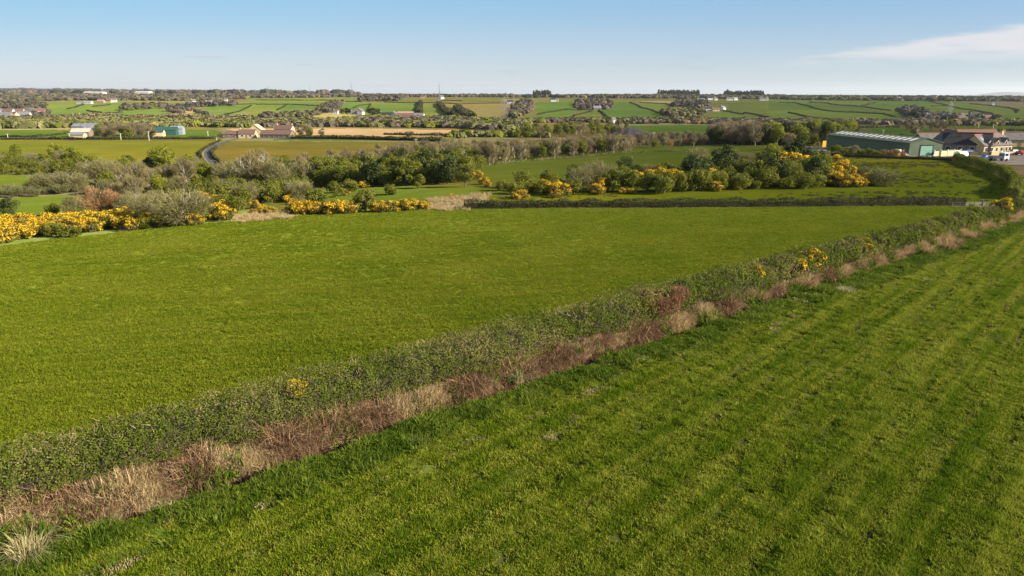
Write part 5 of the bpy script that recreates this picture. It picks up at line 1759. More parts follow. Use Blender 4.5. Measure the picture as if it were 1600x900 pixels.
# the long green shed
def long_shed():
    c0 = g1(1419, 245); c1 = g1(1468, 242)
    far_ = g1(1292, 232.5)
    wv = Vector((c1.x - c0.x, c1.y - c0.y)); lv = Vector((far_.x - c0.x, far_.y - c0.y))
    lv.normalize()
    # gable at right angles to the long side
    pv = Vector((lv.y, -lv.x))
    if pv.x < 0: pv = -pv
    Wd = 11.0; L = (Vector((far_.x - c0.x, far_.y - c0.y))).length
    ctr = Vector((c0.x, c0.y)) + lv * L / 2 + pv * Wd / 2
    ang = math.atan2(-lv.y, -lv.x)        # local +X towards the near gable
    root = empty("long_shed", (ctr.x, ctr.y, c0.z), ang)
    hw, hr = 4.2, 1.5
    wl, rf = gable(root, L, Wd, hw, hr, M['sheet'], M['sheet_roof'], .25)
    # side facing the camera is local -Y or +Y
    side = -1 if (Vector((math.sin(ang), -math.cos(ang)))).dot(Vector((-ctr.x, -ctr.y))) > 0 else 1
    sl = hr / (Wd / 2)
    nlt = 15
    for i in range(nlt):
        x = -L / 2 + L * (i + .9) / (nlt + .8)
        y0, y1 = side * Wd * .12, side * Wd * .36
        z0 = hw + hr - abs(y0) * sl + .19; z1 = hw + hr - abs(y1) * sl + .19
        m = MB()
        p = [(x - .75, y0, z0), (x + .75, y0, z0), (x + .75, y1, z1), (x - .75, y1, z1)]
        m.hexa(p + [(a, b, c + .03) for a, b, c in p])
        m.build("rooflight", M['rooflight'], rf)
    d = MB(); d.box(L / 2, L / 2 + .08, -1.7, 2.3, 0, 3.3)
    do = d.build("roller_door", M['greendoor'], root)
    fr = MB()
    fr.box(L / 2, L / 2 + .12, -1.9, -1.7, 0, 3.7); fr.box(L / 2, L / 2 + .12, 2.3, 2.5, 0, 3.7); fr.box(L / 2, L / 2 + .12, -1.7, 2.3, 3.5, 3.7)
    fr.build("door_frame", M['paint_dark'], do)
    d2 = MB(); d2.box(L / 2, L / 2 + .06, 3.6, 4.5, 0, 2.1)
    d2.build("side_door", M['paint_dark'], root)
    g = MB(); g.box(-L / 2, L / 2, side * (Wd / 2 + .25) - .08, side * (Wd / 2 + .25) + .08, hw - .35, hw - .2)
    g.build("gutter", M['paint_dark'], root)
    tag(root, "long green metal shed with a row of pale rooflights and a pale green roller door", "shed")


long_shed()


def dormer_house():
    a = g1(1536, 242)
    v = Vector((math.cos(math.radians(24)), math.sin(math.radians(24)))) * 14.5
    L = v.length
    ang = math.atan2(v.y, v.x)
    ctr = Vector((a.x, a.y)) + v / 2
    root = empty("dormer_house", (ctr.x, ctr.y, a.z), ang)
    Wd, hw, hr = 7.5, 3.0, 3.0
    y0 = Wd / 2
    gable(root, L, Wd, hw, hr, M['render'], M['slate'], .35, ridge=M['tile'], y0=y0)
    sl = hr / (Wd / 2)
    for i, x in enumerate((-L * .30, -.02 * L, L * .27)):
        dm = MB()
        # dormer: cheeks and gabled front in one mesh
        yb, yf = 2.6, .15
        zb, ze, zp = hw - .1, hw + 1.25, hw + 2.1
        w = .78
        dm.v += [(x - w, yf, zb), (x + w, yf, zb), (x + w, yf, ze), (x, yf, zp), (x - w, yf, ze), (x - w, yb, zb), (x + w, yb, zb), (x + w, yb, ze), (x, yb, zp), (x - w, yb, ze)]
        for q in ((0, 1, 2, 3, 4), (6, 5, 9, 8, 7), (0, 4, 9, 5), (1, 6, 7, 2)):
            dm.f.append(list(q))
        do = dm.build("dormer", M['render'], root)
        rf = MB()
        for s in (-1, 1):
            p = [(x + s * (w + .3), yf - .35, ze - .25), (x, yf - .35, zp + .06), (x, yb + .8, zp + .06), (x + s * (w + .3), yb + .4, ze - .25)]
            rf.hexa(p + [(q[0], q[1], q[2] + .12) for q in p])
        rf.build("dormer_roof", M['slate'], do)
        win(do, x, yf, zb + .3, .9, .9, 'y-')
    for i, x in enumerate((-L * .42, -L * .22, -L * .05, L * .12, L * .30, L * .42)):
        win(root, x, 0, 1.0, 1.2 if i % 2 else 1.0, 1.2, 'y-')
    dd = MB(); dd.box(L * .19, L * .19 + 1.0, -.06, 0, 0, 2.1)
    dd.build("door", M['wood'], root)
    win(root, L / 2, y0, 3.4, 1.0, 1.0, 'x+')
    chimney(root, L * .46, y0, hw + hr - .3, hw + hr + 1.1, 'render')
    for x, z_ in ((-L * .4, 1.6), (L * .1, 1.9)):
        sk = MB(); yy = y0 - z_; z0 = hw + hr - z_ * sl + .19
        p = [(x - .5, yy - .5, z0 - .5 * sl), (x + .5, yy - .5, z0 - .5 * sl), (x + .5, yy + .5, z0 + .5 * sl), (x - .5, yy + .5, z0 + .5 * sl)]
        sk.hexa(p + [(q[0], q[1], q[2] + .05) for q in p])
        sk.build("skylight", M['pale_blue'], root)
    tag(root, "cream house with three gabled dormers and a slate roof", "house")
    return root


dormer_house()


def simple_house(px, py, L, Wd, hw, hr, ang, wall, roof, label, name='cottage', chim=1, wins=2, ridge=None, group=None, cat='house', wm='pvc', dy=0, doors=True, z=None):
    p = g1(px, py)
    root = empty(name, (p.x, p.y, p.z if z is None else z), math.radians(ang))
    gable(root, L, Wd, hw, hr, M[wall], M[roof], .3, ridge=M[ridge] if ridge else None)
    for i in range(chim):
        chimney(root, (-1 if i == 0 else 1) * (L / 2 - .6), 0, hw + hr - .5, hw + hr + 1.1, wall if wall != 'render' else 'render')
    if wins:
        for i in range(wins):
            x = -L / 2 + L * (i + .5) / wins
            win(root, x, -Wd / 2, hw * .38, min(1.2, L / wins * .4), hw * .35, 'y-')
    if doors and wins:
        d = MB(); d.box(-.5, .5, -Wd / 2 - .06, -Wd / 2, 0, min(2.0, hw * .8))
        d.build("door", M['wood'], root)
    tag(root, label, cat, group)
    return root


# older parts of the house group
r_ = simple_house(1507, 239.5, 13.5, 8.0, 3.3, 3.3, -30, 'stone', 'bluegrey', "dark roofed range ending in a sunlit cream gable with a balcony", 'balcony_range', 0, 4, 'tile')  # brown stone here paints the shade on the walls facing away from the sun
X_ = 6.80
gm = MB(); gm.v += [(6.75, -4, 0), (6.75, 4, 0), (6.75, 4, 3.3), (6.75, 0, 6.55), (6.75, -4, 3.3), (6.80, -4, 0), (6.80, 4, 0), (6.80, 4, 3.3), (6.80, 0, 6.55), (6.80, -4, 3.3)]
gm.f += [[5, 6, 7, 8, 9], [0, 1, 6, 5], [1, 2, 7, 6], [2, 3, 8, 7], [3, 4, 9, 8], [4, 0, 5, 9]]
gm.build("gable", M['render'], r_)  # lit end keeps cream render; shade on the other walls is in their colour
op = MB(); op.box(X_, X_ + .06, -1.3, 1.5, 3.0, 4.9); wg = op.build("balcony_window", M['glass'], r_)
bl = MB(); bl.box(X_ + .061, X_ + 1.3, -2.0, 2.0, 2.72, 2.9)
bo = bl.build("balcony", M['render'], r_)
ra_ = MB(); ra_.box(X_ + 1.24, X_ + 1.3, -2.0, 2.0, 3.75, 3.83)
for i in range(11): ra_.box(X_ + 1.24, X_ + 1.3, -2.0 + i * .4 - .03, -2.0 + i * .4 + .03, 2.9, 3.75)
ra_.build("railing", M['pvc'], bo)
g2 = MB(); g2.box(X_, X_ + .06, -1.8, 1.8, .1, 2.3); g2.build("garage_opening", M['glass'], r_)
r_ = simple_house(1480, 238, 9, 7, 4.0, 3.4, 78, 'stone', 'slate', "stone gabled house with a white framed gable window and chimney", 'stone_house', 1, 0, 'tile')
win(r_, -4.5, 0, 3.6, 1.9, 1.3, 'x-', glass='pale_blue')
win(r_, -4.5, 1.2, .6, 1.6, 1.3, 'x-')
simple_house(1456, 232, 12, 6, 3.0, 2.4, 5, 'stone', 'slate', "low stone outbuilding with orange ridge behind the green shed's gable", 'outbuilding', 0, 3, 'tile')
simple_house(1510, 226, 22, 7, 3.2, 2.6, 2, 'render', 'brownroof', "long back range with orange ridge tiles behind the dormer house", 'back_range', 0, 5, 'tile')
simple_house(1586, 229, 11, 6, 2.8, 2.4, -8, 'render', 'slate', "small slate roofed annexe behind the right end of the dormer house", 'annexe', 1, 2, 'tile')

# cream panel wall with capped posts and the brown fence between
def panel_wall(pts, label, pm, h=1.5, step=2.4, name='garden_wall', post=True, cat='wall', th=.12):
    P = G([p[0] for p in pts], [p[1] for p in pts])
    a, b = Vector(P[0]), Vector(P[1])
    L = (b - a).length
    ang = math.atan2(b.y - a.y, b.x - a.x)
    root = empty(name, tuple(a), ang)
    n = max(1, int(L / step))
    mb = MB()
    for i in range(n):
        mb.box(i * L / n + .14, (i + 1) * L / n - .14, -th / 2, th / 2, -.3, h)
    mb.build("panel", M[pm], root)
    for i in range(n + 1):
        m = MB(); x = i * L / n
        m.box(x - .137, x + .137, -.14, .14, -.3, h + .15)
        q = m.build("post", M[pm if post else 'wood'], root)
        if post:
            c = MB(); c.hexa([(x - .2, -.2, h + .15), (x + .2, -.2, h + .15), (x + .2, .2, h + .15), (x - .2, .2, h + .15), (x - .1, -.1, h + .38), (x + .1, -.1, h + .38), (x + .1, .1, h + .38), (x - .1, .1, h + .38)])
            c.build("cap", M['white'], q)
    tag(root, label, cat)


panel_wall([(1459, 245), (1500, 242.5)], "cream panel wall with white capped posts in front of the stone house", 'cream', 1.7, 3.0)
panel_wall([(1500, 242.7), (1549, 243)], "brown timber fence between the two cream walls", 'wood', 1.2, 3.0, 'timber_fence', False, 'fence')
panel_wall([(1549, 243.2), (1640, 242)], "cream panel wall in front of the dormer house", 'cream', 1.2, 3.0)
panel_wall([(1418, 247), (1458, 246.5)], "low pale wall before the green shed's gable", 'paletimber', .7, 3.0)
panel_wall([(1236, 230), (1290, 233)], "long white concrete barrier left of the shed", 'white', 1.0, 4.0, 'concrete_barrier', False, 'barrier')
panel_wall([(1242, 235.5), (1296, 238.5)], "lower white rail left of the shed", 'white', .6, 4.0, 'rail_barrier', False, 'barrier')
p = g1(1287, 234)
rt = empty("orange_hoarding", tuple(p), .2)
m = MB(); m.box(-.7, .7, -.06, .06, 1.0, 3.2); m.build("board", M['orange'], rt)
m = MB(); m.box(-.6, -.5, -.05, .05, -.2, 1.0); m.box(.5, .6, -.05, .05, -.2, 1.0); m.build("post", M['wood'], rt)
tag(rt, "orange board on posts at the left end of the long shed", "board")


# vehicles
def car(px, py, ang, paint, label, name='parked_car', group=None):
    p = g1(px, py)
    root = empty(name, (p.x, p.y, p.z + .12), math.radians(ang))
    b = MB()
    prof = [(-2.1, .35), (-2.1, .85), (-1.9, .95), (-1.2, 1.0), (-.75, 1.42), (.65, 1.45), (1.25, 1.0), (2.0, .88), (2.15, .7), (2.15, .35)]
    n = len(prof)
    for s in (-1, 1):
        for x, z in prof:
            w = .85 if z < 1.05 else .68
            b.v.append((x, s * w, z))
    for i in range(n):
        j = (i + 1) % n
        b.f.append([i, j, n + j, n + i])
    b.f.append(list(range(n))[::-1]); b.f.append(list(range(n, 2 * n)))
    b.build("body", M[paint], root)
    g = MB()
    for s in (-1, 1):
        g.poly([(-.95, s * .80, 1.04), (1.0, s * .80, 1.04), (.6, s * .71, 1.38), (-.7, s * .71, 1.38)])
    g.poly([(1.27, -.66, 1.03), (1.27, .66, 1.03), (.70, .60, 1.42), (.70, -.60, 1.42)])
    g.build("window", M['glass'], root)
    for x in (-1.35, 1.35):
        for s in (-1, 1):
            w = MB(); w.tube([(x, s * .72, .32), (x, s * .90, .32)], [.32, .32], 12); w.build("wheel", M['rubber'], root)
    tag(root, label, 'car', group)


car(1487, 240.3, 60, 'paint_white', "white car parked by the stone house door")
car(1476, 240.8, 75, 'paint_dark', "dark car parked left of the white one")
car(1515, 241.4, 40, 'paint_white', "pale car parked under the dark roofed range")
car(1583, 241, 10, 'paint_dark', "dark car parked at the right end of the dormer house")
car(1596, 243, 85, 'paint_red', "dark red car at the right edge of the yard")
car(1541, 250.5, 5, 'paint_blue', "low dark blue car left of the white cabbed lorry")


def lorry():
    p = g1(1560, 252)
    root = empty("flatbed_lorry", (p.x, p.y, p.z + .12), math.radians(5))
    m = MB()
    m.hexa([(.9, -.95, .5), (2.5, -.95, .5), (2.5, .95, .5), (.9, .95, .5), (.9, -.95, 2.4), (2.2, -.95, 2.4), (2.2, .95, 2.4), (.9, .95, 2.4)])
    m.build("cab", M['paint_white'], root)
    m = MB(); m.box(1.1, 2.0, -.98, -.955, 1.45, 2.15); m.build("window", M['glass'], root)
    m = MB(); m.box(-2.6, .8, -1.0, 1.0, .8, .95); m.box(-2.6, .8, -1.0, -.94, .95, 1.5); m.box(-2.6, -2.54, -.94, 1.0, .95, 1.5); m.box(.7, .8, -.94, 1.0, .95, 2.1)
    m.build("bed", M['paint_dark'], root)
    for x in (-1.7, 1.7):
        for s in (-1, 1):
            w = MB(); w.tube([(x, s * .75, .4), (x, s * .98, .4)], [.42, .42], 12); w.build("wheel", M['rubber'], root)
    tag(root, "flatbed lorry with a white cab and dark bed parked on the yard", "lorry")


lorry()


def tank():
    p = g1(1500, 250)
    root = empty("storage_tank", (p.x, p.y, p.z + .1), math.radians(20))
    m = MB()
    r = 1.15
    pts = [(-1.9, 0, r + .25), (-1.8, 0, r + .25), (-1.6, 0, r + .25), (1.6, 0, r + .25), (1.8, 0, r + .25), (1.9, 0, r + .25)]
    m.tube(pts, [.3, .9, r, r, .9, .3], 18)
    m.build("tank", M['paint_white'], root)
    for x in (-1.1, 1.1):
        q = MB(); q.box(x - .15, x + .15, -.8, .8, -.1, .45); q.build("cradle", M['steel'], root)
    tag(root, "rounded white tank on cradles beside the cream wall", "tank")


tank()


# loader behind the shrubs at the shed corner
def loader():
    p = g1(1403, 246)
    root = empty("small_digger", (p.x, p.y, p.z), .3)
    m = MB(); m.box(-1, 1, -.7, .7, .5, 1.2); m.build("body", M['orange'], root)
    m = MB(); m.hexa([(-.6, -.6, 1.2), (.5, -.6, 1.2), (.5, .6, 1.2), (-.6, .6, 1.2), (-.5, -.55, 2.5), (.4, -.55, 2.5), (.4, .55, 2.5), (-.5, .55, 2.5)]); m.build("cab", M['paint_white'], root)
    m = MB(); m.tube([(.9, 0, .9), (2.0, 0, 2.4), (2.9, 0, 1.2)], [.14, .12, .1], 6); m.build("arm", M['orange'], root)
    m = MB(); m.box(2.6, 3.2, -.4, .4, .6, 1.1); m.build("bucket", M['steel'], root)
    for s in (-1, 1):
        m = MB(); m.box(-1.1, 1.1, s * .75 - .18, s * .75 + .18, 0, .5); m.build("track", M['rubber'], root)
    tag(root, "small orange digger with a white cab by the shed's near corner", "digger")


loader()

# farms across the valley
simple_house(137, 206, 17, 11, 4.2, 2, 8, 'tin', 'tin', "grey roofed barn, largest of the left farm", 'barn', 0, 0, cat='barn')
simple_house(129, 213, 11, 7, 3.0, 2, 8, 'stone', 'paletimber', "low tan roofed barn in front of the large grey one", 'barn', 0, 0, cat='barn')
simple_house(123, 215.8, 8, 5, 2.2, 1.2, 4, 'cream', 'tin', "lowest pale walled shed at the left farm", 'farm_shed', 0, 0, cat='shed')
simple_house(148, 210, 10, 8, 4.4, 2, 15, 'stone', 'tin', "stone barn end right of the grey barns", 'barn', 0, 0, cat='barn')
simple_house(249, 213, 6, 8, 2.8, 1.6, 15, 'cream', 'teal', "small teal roofed barn with a pale open front", 'barn', 0, 0, cat='barn')
simple_house(261, 211, 13, 10, 3.6, 1.8, 15, 'teal', 'teal', "large teal sheeted barn", 'barn', 0, 0, cat='barn')
simple_house(278, 210, 8, 9, 4, 1.6, 15, 'pale_blue', 'pale_blue', "pale blue grey barn right of the large teal one", 'barn', 0, 0, cat='barn')
simple_house(374, 215.5, 16, 7, 2.6, 1.6, 3, 'stone', 'brownroof', "low dark fronted outbuilding left of the white cottage farm", 'outbuilding', 0, 4, cat='outbuilding')
simple_house(388, 215.5, 10, 7, 2.8, 2.4, 3, 'cream', 'brownroof', "pale walled cottage with brown roof by the lane top", 'cottage', 1, 2)
simple_house(402, 214.5, 9, 11, 3.6, 4.5, 95, 'cream', 'cream', "pale cream roofed barn between the cottage and the long brown roof", 'barn', 0, 0, cat='barn')
simple_house(434, 216, 19, 8, 2.6, 2.4, -4, 'stone', 'brownroof', "long brown roofed farm range", 'farm_range', 0, 6, cat='farm building')
simple_house(446, 214, 11, 7, 5.0, 2.4, -8, 'cream', 'brownroof', "tall cream gabled farmhouse above the long brown roof", 'farmhouse', 2, 3)
FH = [
    (525, 178.4, 8, 7, 5, 3, 0, 'white', 'slate', "small white house left of the dark cottage trees"),
    (554, 178.7, 12, 7, 4, 3, 5, 'white', 'slate', "low white wing left of the white gabled cottage"),
    (564, 179, 13, 9, 5.5, 5, 80, 'white', 'slate', "white cottage with a tall white gable between dark trees"),
    (606, 183.5, 22, 9, 4, 4, -5, 'white', 'bluegrey', "white house with a dark blue roof left of the pink farm"),
    (617, 184, 8, 9, 5, 4, 75, 'white', 'slate', "white gable standing against the dark blue roofed house"),
    (640, 184, 36, 12, 4, 3.5, 2, 'pink', 'brownroof', "largest pink walled farm building below the hill"),
    (634, 181, 26, 10, 4, 3, 6, 'cream', 'pink', "pink roofed byre behind the largest farm building"),
    (655, 184, 16, 9, 4, 3, -10, 'white', 'tin', "white walled barn at the right of the pink farm"),
    (690, 154.8, 14, 12, 7, 6, 40, 'white', 'slate', "lone white cottage on the ridge under the pylon"),
    (593, 158, 12, 9, 5, 4, 30, 'cream', 'slate', "cream house in the dark ridge wood"),
    (660, 153.2, 14, 9, 4, 3, 0, 'cream', 'brownroof', "tiny pale barn on the ridge left of the lone cottage"),
    (634, 151, 24, 10, 5, 4, 0, 'pink', 'brownroof', "pink barn on the skyline left of the pylon"),
    (721, 149.8, 18, 10, 6, 4, 20, 'white', 'slate', "white house by the skyline trees right of the pylon"),
    (797, 161.5, 18, 10, 5, 4, 0, 'white', 'bluegrey', "white walled barn above the brown ravine"),
    (864, 158.6, 16, 10, 6, 5, 10, 'white', 'bluegrey', "white house with dark roof on the ridge right of the ravine"),
    (870, 158.6, 8, 9, 8, 4, 80, 'white', 'slate', "tall white gable beside the dark roofed ridge house"),
    (933, 172, 17, 10, 5, 4, 5, 'stone', 'tin', "grey stone barn in the brown hill copse"),
    (958, 192, 5, 5, 4, 3, 30, 'white', 'slate', "tiny white hut at the foot of the bushy hedge"),
    (1108, 173.5, 16, 9, 5, 4, 5, 'white', 'bluegrey', "dark roofed farmhouse left of the cream byre on the hill"),
    (1118, 173.8, 14, 9, 4, 3, 0, 'cream', 'brownroof', "cream byre in the middle of the hill farm"),
    (1129, 172.5, 10, 9, 6, 3, 40, 'white', 'tin', "white block at the right of the hill farm"),
    (1095, 156.8, 24, 8, 5, 2, 0, 'white', 'tin', "long low white building left of the ridge hamlet"),
    (1109, 156, 18, 9, 6, 4, 10, 'white', 'bluegrey', "dark roofed house in the ridge hamlet"),
    (1118, 156.6, 12, 9, 6, 4, 10, 'white', 'slate', "small white house in the middle of the ridge hamlet"),
    (1140, 156.8, 22, 9, 6, 4, 0, 'white', 'slate', "wide white house right of the ridge hamlet's middle"),
    (1149, 156.5, 15, 9, 6, 4, 20, 'white', 'tin', "white house ending the ridge hamlet"),
    (1192, 157.2, 22, 8, 6, 4, -5, 'white', 'slate', "low white house alone on the ridge above the brown wood"),
    (1198, 156.8, 8, 8, 8, 4, 60, 'white', 'slate', "white gable next to the ridge house above the brown wood"),
    (1300, 154.7, 8, 7, 6, 4, 0, 'white', 'slate', "tiny white house on the right skyline"),
    (1404, 157.3, 14, 9, 7, 5, 10, 'white', 'slate', "white hilltop house above the sweeping hedges"),
    (1410, 157.6, 9, 8, 6, 4, 60, 'cream', 'brownroof', "cream outhouse beside the white hilltop house"),
    (1551, 164.6, 7, 7, 5, 3, 0, 'white', 'slate', "lone white hut near the moorland strip"),
    (1453, 185, 12, 8, 4, 3, 0, 'white', 'slate', "first white cottage of the village"),
    (1463, 185, 13, 8, 5, 4, 0, 'stone', 'bluegrey', "dark gabled house in the village"),
    (1474, 184.5, 13, 8, 6, 4, 80, 'white', 'slate', "pair of white gables in the village"),
    (1480, 185, 9, 8, 5, 4, 70, 'cream', 'brownroof', "cream gable right of the white village gables"),
    (1497, 188, 22, 8, 4, 3, 0, 'stone', 'brownroof', "low brown terrace in the village"),
    (1506, 187.2, 10, 8, 5, 3.5, 0, 'cream', 'slate', "cream house at the end of the village terrace"),
    (1523, 187.5, 14, 8, 5, 4, 0, 'white', 'bluegrey', "dark blue roofed village house"),
    (1531, 187.6, 7, 7, 5, 4, 60, 'white', 'slate', "bright white village gable"),
    (1541, 187.8, 12, 8, 4, 3, 0, 'cream', 'brownroof', "last low village house before the road"),
    (293, 166, 18, 12, 6, 5, 30, 'cream', 'slate', "stone coloured house on the knoll"),
    (302, 163.5, 12, 10, 9, 5, 60, 'white', 'slate', "white tower like house at the top of the knoll"),
    (327, 164, 16, 10, 7, 4, 20, 'white', 'tin', "white shed right of the knoll houses"),
    (353, 158, 10, 9, 6, 4, 10, 'white', 'slate', "small white house in the trees right of the knoll"),
    (226, 155, 15, 10, 8, 5, 30, 'white', 'slate', "white house in the purple woods"),
    (177, 159.6, 20, 12, 7, 5, 20, 'white', 'slate', "white gabled house above the far left pastures"),
    (171, 160, 14, 10, 5, 4, 0, 'cream', 'brownroof', "pinkish bungalow left of the white gabled house"),
    (128, 162, 26, 12, 5, 2, 0, 'white', 'tin', "first long pale farm shed above the far left pastures"),
    (138, 162, 22, 12, 5, 2, 0, 'white', 'pale_blue', "second long pale farm shed above the far left pastures"),
    (158, 160.5, 20, 10, 5, 4, 0, 'pink', 'pink', "pink roofed house above the far left pastures"),
    (22, 158.5, 24, 11, 6, 3, 0, 'white', 'tin', "long white building in the trees at far left"),
]
for (px, py, L, Wd, hw, hr, ang, wl, rf, lb) in FH:
    L, Wd, hw, hr = L * .82, Wd * .85, hw * .8, hr * .85
    simple_house(px, py, L, Wd, hw, hr, ang, wl, rf, lb, 'farm_building' if ('barn' in lb or 'byre' in lb or 'shed' in lb) else 'house', 1 if L < 20 and 'barn' not in lb and 'hut' not in lb else 0, 2, doors=False)
est = [(2, 178.5, 'white'), (8, 179, 'white'), (14, 179.4, 'white'), (20, 178.6, 'cream'), (26, 178.8, 'pink'), (30, 178.8, 'white'), (48, 176.6, 'cream'), (56, 178.4, 'pink'), (63, 178.4, 'pink'),
       (3, 187, 'white'), (12, 187, 'stone'), (20, 186.5, 'cream'), (30, 185, 'white'), (40, 185.5, 'cream'), (-8, 178.5, 'cream'), (-6, 187, 'white')]
EL = {'white': "white walled house of the estate on the far left plain", 'cream': "cream walled house of the estate on the far left plain", 'pink': "pink walled house of the estate on the far left plain", 'stone': "brown stone house of the estate on the far left plain"}
for i, (px, py, c) in enumerate(est):
    simple_house(px, py, 10 + (i % 3) * 2, 8, 5, 3.5, (i * 37) % 50 - 20, c, ['slate', 'tin', 'brownroof'][i % 3], EL[c], 'estate_house', 0, 2, group="houses of the far left estate", doors=False)
for (px, py, L, lb) in ((6, 146.2, 110, "long white warehouse near the left horizon"), (138, 147.3, 30, "small white works building beneath the left horizon"), (175, 146.4, 80, "low white factory beneath the horizon, right of the small works"),
                        (152, 148.2, 70, "pale roofed factory hall in the purple woods"), (237, 146.3, 45, "white depot below the wooded horizon bump"), (225, 148.2, 60, "long pale depot roof left of the white one")):
    simple_house(px, py, L, 40, 12, 3, 2, 'white', 'white', lb, 'warehouse', 0, 3, cat='warehouse', doors=False)


# ------------------------------------------------------------------ poles, pylons, posts
def pylon(px, ytop, ybase, label, hm=46):
    p = g1(px, ybase)
    root = empty("pylon", tuple(p), .3)
    mb = MB()
    r = .15 if hm > 30 else .07
    w0, w1 = 2.6, .7
    hs = [hm * q / 46 for q in (0, 8, 15, 21, 27, 33, 39, 46)]
    ws = [(w0 - (w0 - w1) * min(1, h / hm / .59)) * hm / 46 for h in hs]; ws[-1] = .3
    for sx in (-1, 1):
        for sy in (-1, 1):
            mb.tube([(sx * w, sy * w, h - (1 if h == 0 else 0)) for w, h in zip(ws, hs)], [r] * len(hs), 4)
    for i in range(len(hs) - 2):
        for s in (-1, 1):
            mb.tube([(-ws[i], s * ws[i], hs[i]), (ws[i + 1], s * ws[i + 1], hs[i + 1])], [r * .5] * 2, 3)
            mb.tube([(ws[i], s * ws[i], hs[i]), (-ws[i + 1], s * ws[i + 1], hs[i + 1])], [r * .5] * 2, 3)
            mb.tube([(s * ws[i], -ws[i], hs[i]), (s * ws[i + 1], ws[i + 1], hs[i + 1])], [r * .5] * 2, 3)
    mb.build("lattice_tower", M['steel'], root)
    for h, w in ((hm * .6, hm * .13), (hm * .73, hm * .17), (hm * .86, hm * .12)):
        a = MB()
        for s in (-1, 1):
            a.tube([(0, 0, h + 1.2), (s * w, 0, h)], [r * .8, r * .5], 4); a.tube([(0, 0, h), (s * w, 0, h)], [r * .8, r * .5], 4)
            a.tube([(s * w, 0, h), (s * w, 0, h - 2.2)], [.2, .2], 4)
        a.build("cross_arm", M['steel'], root)
    tag(root, label, "pylon")


pylon(550, 131, 158, "tallest looking pylon left of the dark ridge wood", 46)
pylon(687, 135, 163, "pylon beside the lone white ridge cottage", 46)
pylon(485, 137, 150.5, "small faint pylon on the skyline between the woods", 44)
pylon(420, 138, 157, "faint pylon above the upper left hill pastures", 44)
pylon(788, 155, 184, "grey pylon against the tan field left of the ravine", 27)
pylon(1483, 160, 186, "thin pylon in front of the hill above the village", 21)


def upole(px, py, hpx, label, cross=True, name='utility_pole', group=None, r=.14):
    p = g1(px, py)
    hm = hpx * p.y / FPX
    root = empty(name, tuple(p), .4)
    m = MB(); m.tube([(0, 0, -.5), (0, 0, hm)], [r * 1.2, r], 7); m.build("pole", M['paletimber'], root)
    if cross:
        m = MB(); m.box(-1.1, 1.1, -.07, .07, hm - .5, hm - .35)
        c = m.build("crossarm", M['wood'], root)
        m = MB()
        for x in (-.9, 0, .9): m.tube([(x, 0, hm - .35), (x, 0, hm - .1)], [.07, .05], 6)
        m.build("insulator", M['pvc'], c)
    tag(root, label, "utility pole", group)


upole(1432, 219, 16, "utility pole with crossarm directly behind the long shed")
upole(1379, 213, 10, "utility pole on the small green pasture behind the shed")
upole(1021, 219, 12, "utility pole rising from the brown hedgerow trees", r=.2)
upole(1378 - 27, 192, 7, "left utility pole along the road below the right hillside", r=.22)
upole(1313, 191.5, 6, "right hand neighbour of the pole along the far road", r=.22)
upole(1528, 204, 9, "utility pole on the strip field left of its twin", r=.2)
upole(1551, 204, 9, "utility pole on the strip field right of its twin", r=.2)
upole(1506, 191, 8, "utility pole before the village", r=.22)
upole(1497, 189, 8, "utility pole before the village terrace", r=.22)
upole(109, 218, 10, "utility pole left of the grey roofed barns", r=.2)
upole(189, 218.5, 10, "utility pole in front of the farm copse", r=.2)
upole(233, 219.5, 14, "tall utility pole between copse and teal barn", r=.2)
upole(339, 223, 8, "utility pole by the top of the lane", r=.2)
upole(325, 213, 8, "utility pole on the pasture left of the cream farm", r=.2)
upole(12, 215, 6, "utility pole at the left end of the flat pasture", r=.2)
upole(650, 226, 9, "utility pole at the edge of the dull olive pasture", r=.18)
upole(1238, 199, 8, "utility pole standing above the green end of the wood", r=.2)

# dead stems standing in the left meadow
def dead_stem(px, py, pts, label):
    p = g1(px, py)
    root = empty("dead_tree", tuple(p))
    m = MB(); m.tube([(x, y, z) for x, y, z in pts], [.2, .17, .14, .08], 7); m.build("trunk", M['pale_bark'], root)
    m = MB(); q = pts[1]; m.tube([(q[0], q[1], q[2]), (q[0] - .5, 0, q[2] + .5), (q[0] - .6, 0, q[2] + 1.1)], [.1, .07, .03], 5); m.build("limb", M['pale_bark'], root)
    tag(root, label, "dead tree")


dead_stem(110, 290, [(0, 0, -.3), (-.1, 0, 1.0), (-.25, 0, 2.0), (-.4, 0, 2.9)], "straight bleached dead stem leaning left on the meadow strip")
dead_stem(80, 297, [(0, 0, -.3), (.05, 0, 1.3), (-.2, 0, 2.4), (-.7, 0, 3.5)], "crooked bleached dead stem left of the straight one")
dead_stem(22, 302, [(0, 0, -.3), (.1, 0, .8), (.15, 0, 1.6), (.4, 0, 2.5)], "thin pale dead stem at the far left")

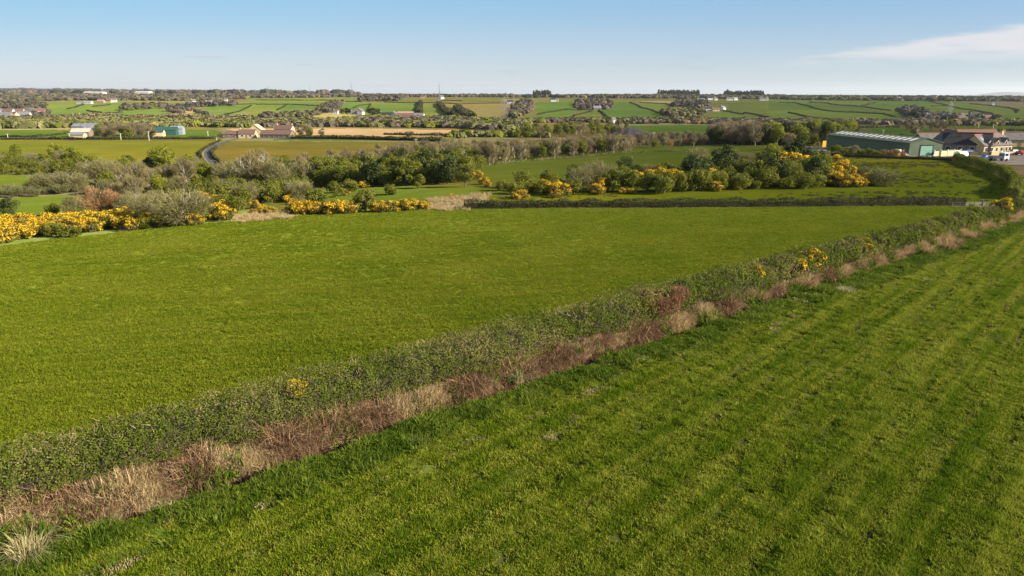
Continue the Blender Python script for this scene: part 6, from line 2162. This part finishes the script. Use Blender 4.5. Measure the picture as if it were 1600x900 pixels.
# fence posts and wire at the far end of the long hedge
posts = [(1514, 325, 1.1, .05), (1522, 325, 1.1, .05), (1534, 324, 1.3, .13), (1541, 325, 1.0, .05), (1552, 326, 1.5, .09), (1500, 325, 1.0, .05), (1487, 325, 1.0, .05)]
fr = empty("post_and_wire_fence", tuple(g1(1534, 324)))
base = g1(1534, 324)
tops = []
for (px, py, h_, r0) in posts:
    p = g1(px, py) - base
    m = MB(); m.tube([(p.x, p.y, p.z - .3), (p.x, p.y, p.z + h_)], [r0 * 1.1, r0], 6)
    m.build("post", M['wood'], fr)
    tops.append((p.x, p.y, p.z + min(h_, 1.0)))
tops.sort()
m = MB()
for k in (0, .3, .6):
    m.tube([(x, y, z - .08 - k) for x, y, z in tops], [.012] * len(tops), 4)
m.build("wire", M['steel'], fr)
tag(fr, "weathered post and wire fence between the clipped hedge and the far gorse", "fence")

# ------------------------------------------------------------------ far hill on the right horizon
mb = MB()
K = 40
for i in range(K + 1):
    t = i / K
    x = 15500 + 2600 * (t - .5) * 1.6
    hh_ = 105 * math.exp(-((t - .45) / .22) ** 2) + 6 * math.sin(t * 23)
    mb.v += [(x, 21000, -60), (x, 21800, max(hh_, -10)), (x + 100, 23500, -60)]
for i in range(K):
    for j in range(2):
        a = i * 3 + j
        mb.f.append([a, a + 3, a + 4, a + 1])
o = mb.build("mountains", plain("far_moor", (.05, .055, .06), 1, None, .001))
tag(o, "faint blue hill on the right horizon", "hill", kind='structure')

# ------------------------------------------------------------------ air: one box of even thin haze
HZ = MB()
HZ.box(-30000, 30000, -400, 25500, -62, 260)
hm_, t_, o_ = mat("haze_air")
pv = N(t_, 'ShaderNodeVolumePrincipled')
pv.inputs['Color'].default_value = (.93, .96, 1.0, 1)
pv.inputs['Density'].default_value = 2.6e-5
pv.inputs['Anisotropy'].default_value = 0.3
t_.links.new(pv.outputs[0], o_.inputs['Volume'])
ho = HZ.build("haze", hm_)
tag(ho, "thin pale haze softening the far hills", "haze", kind='stuff')
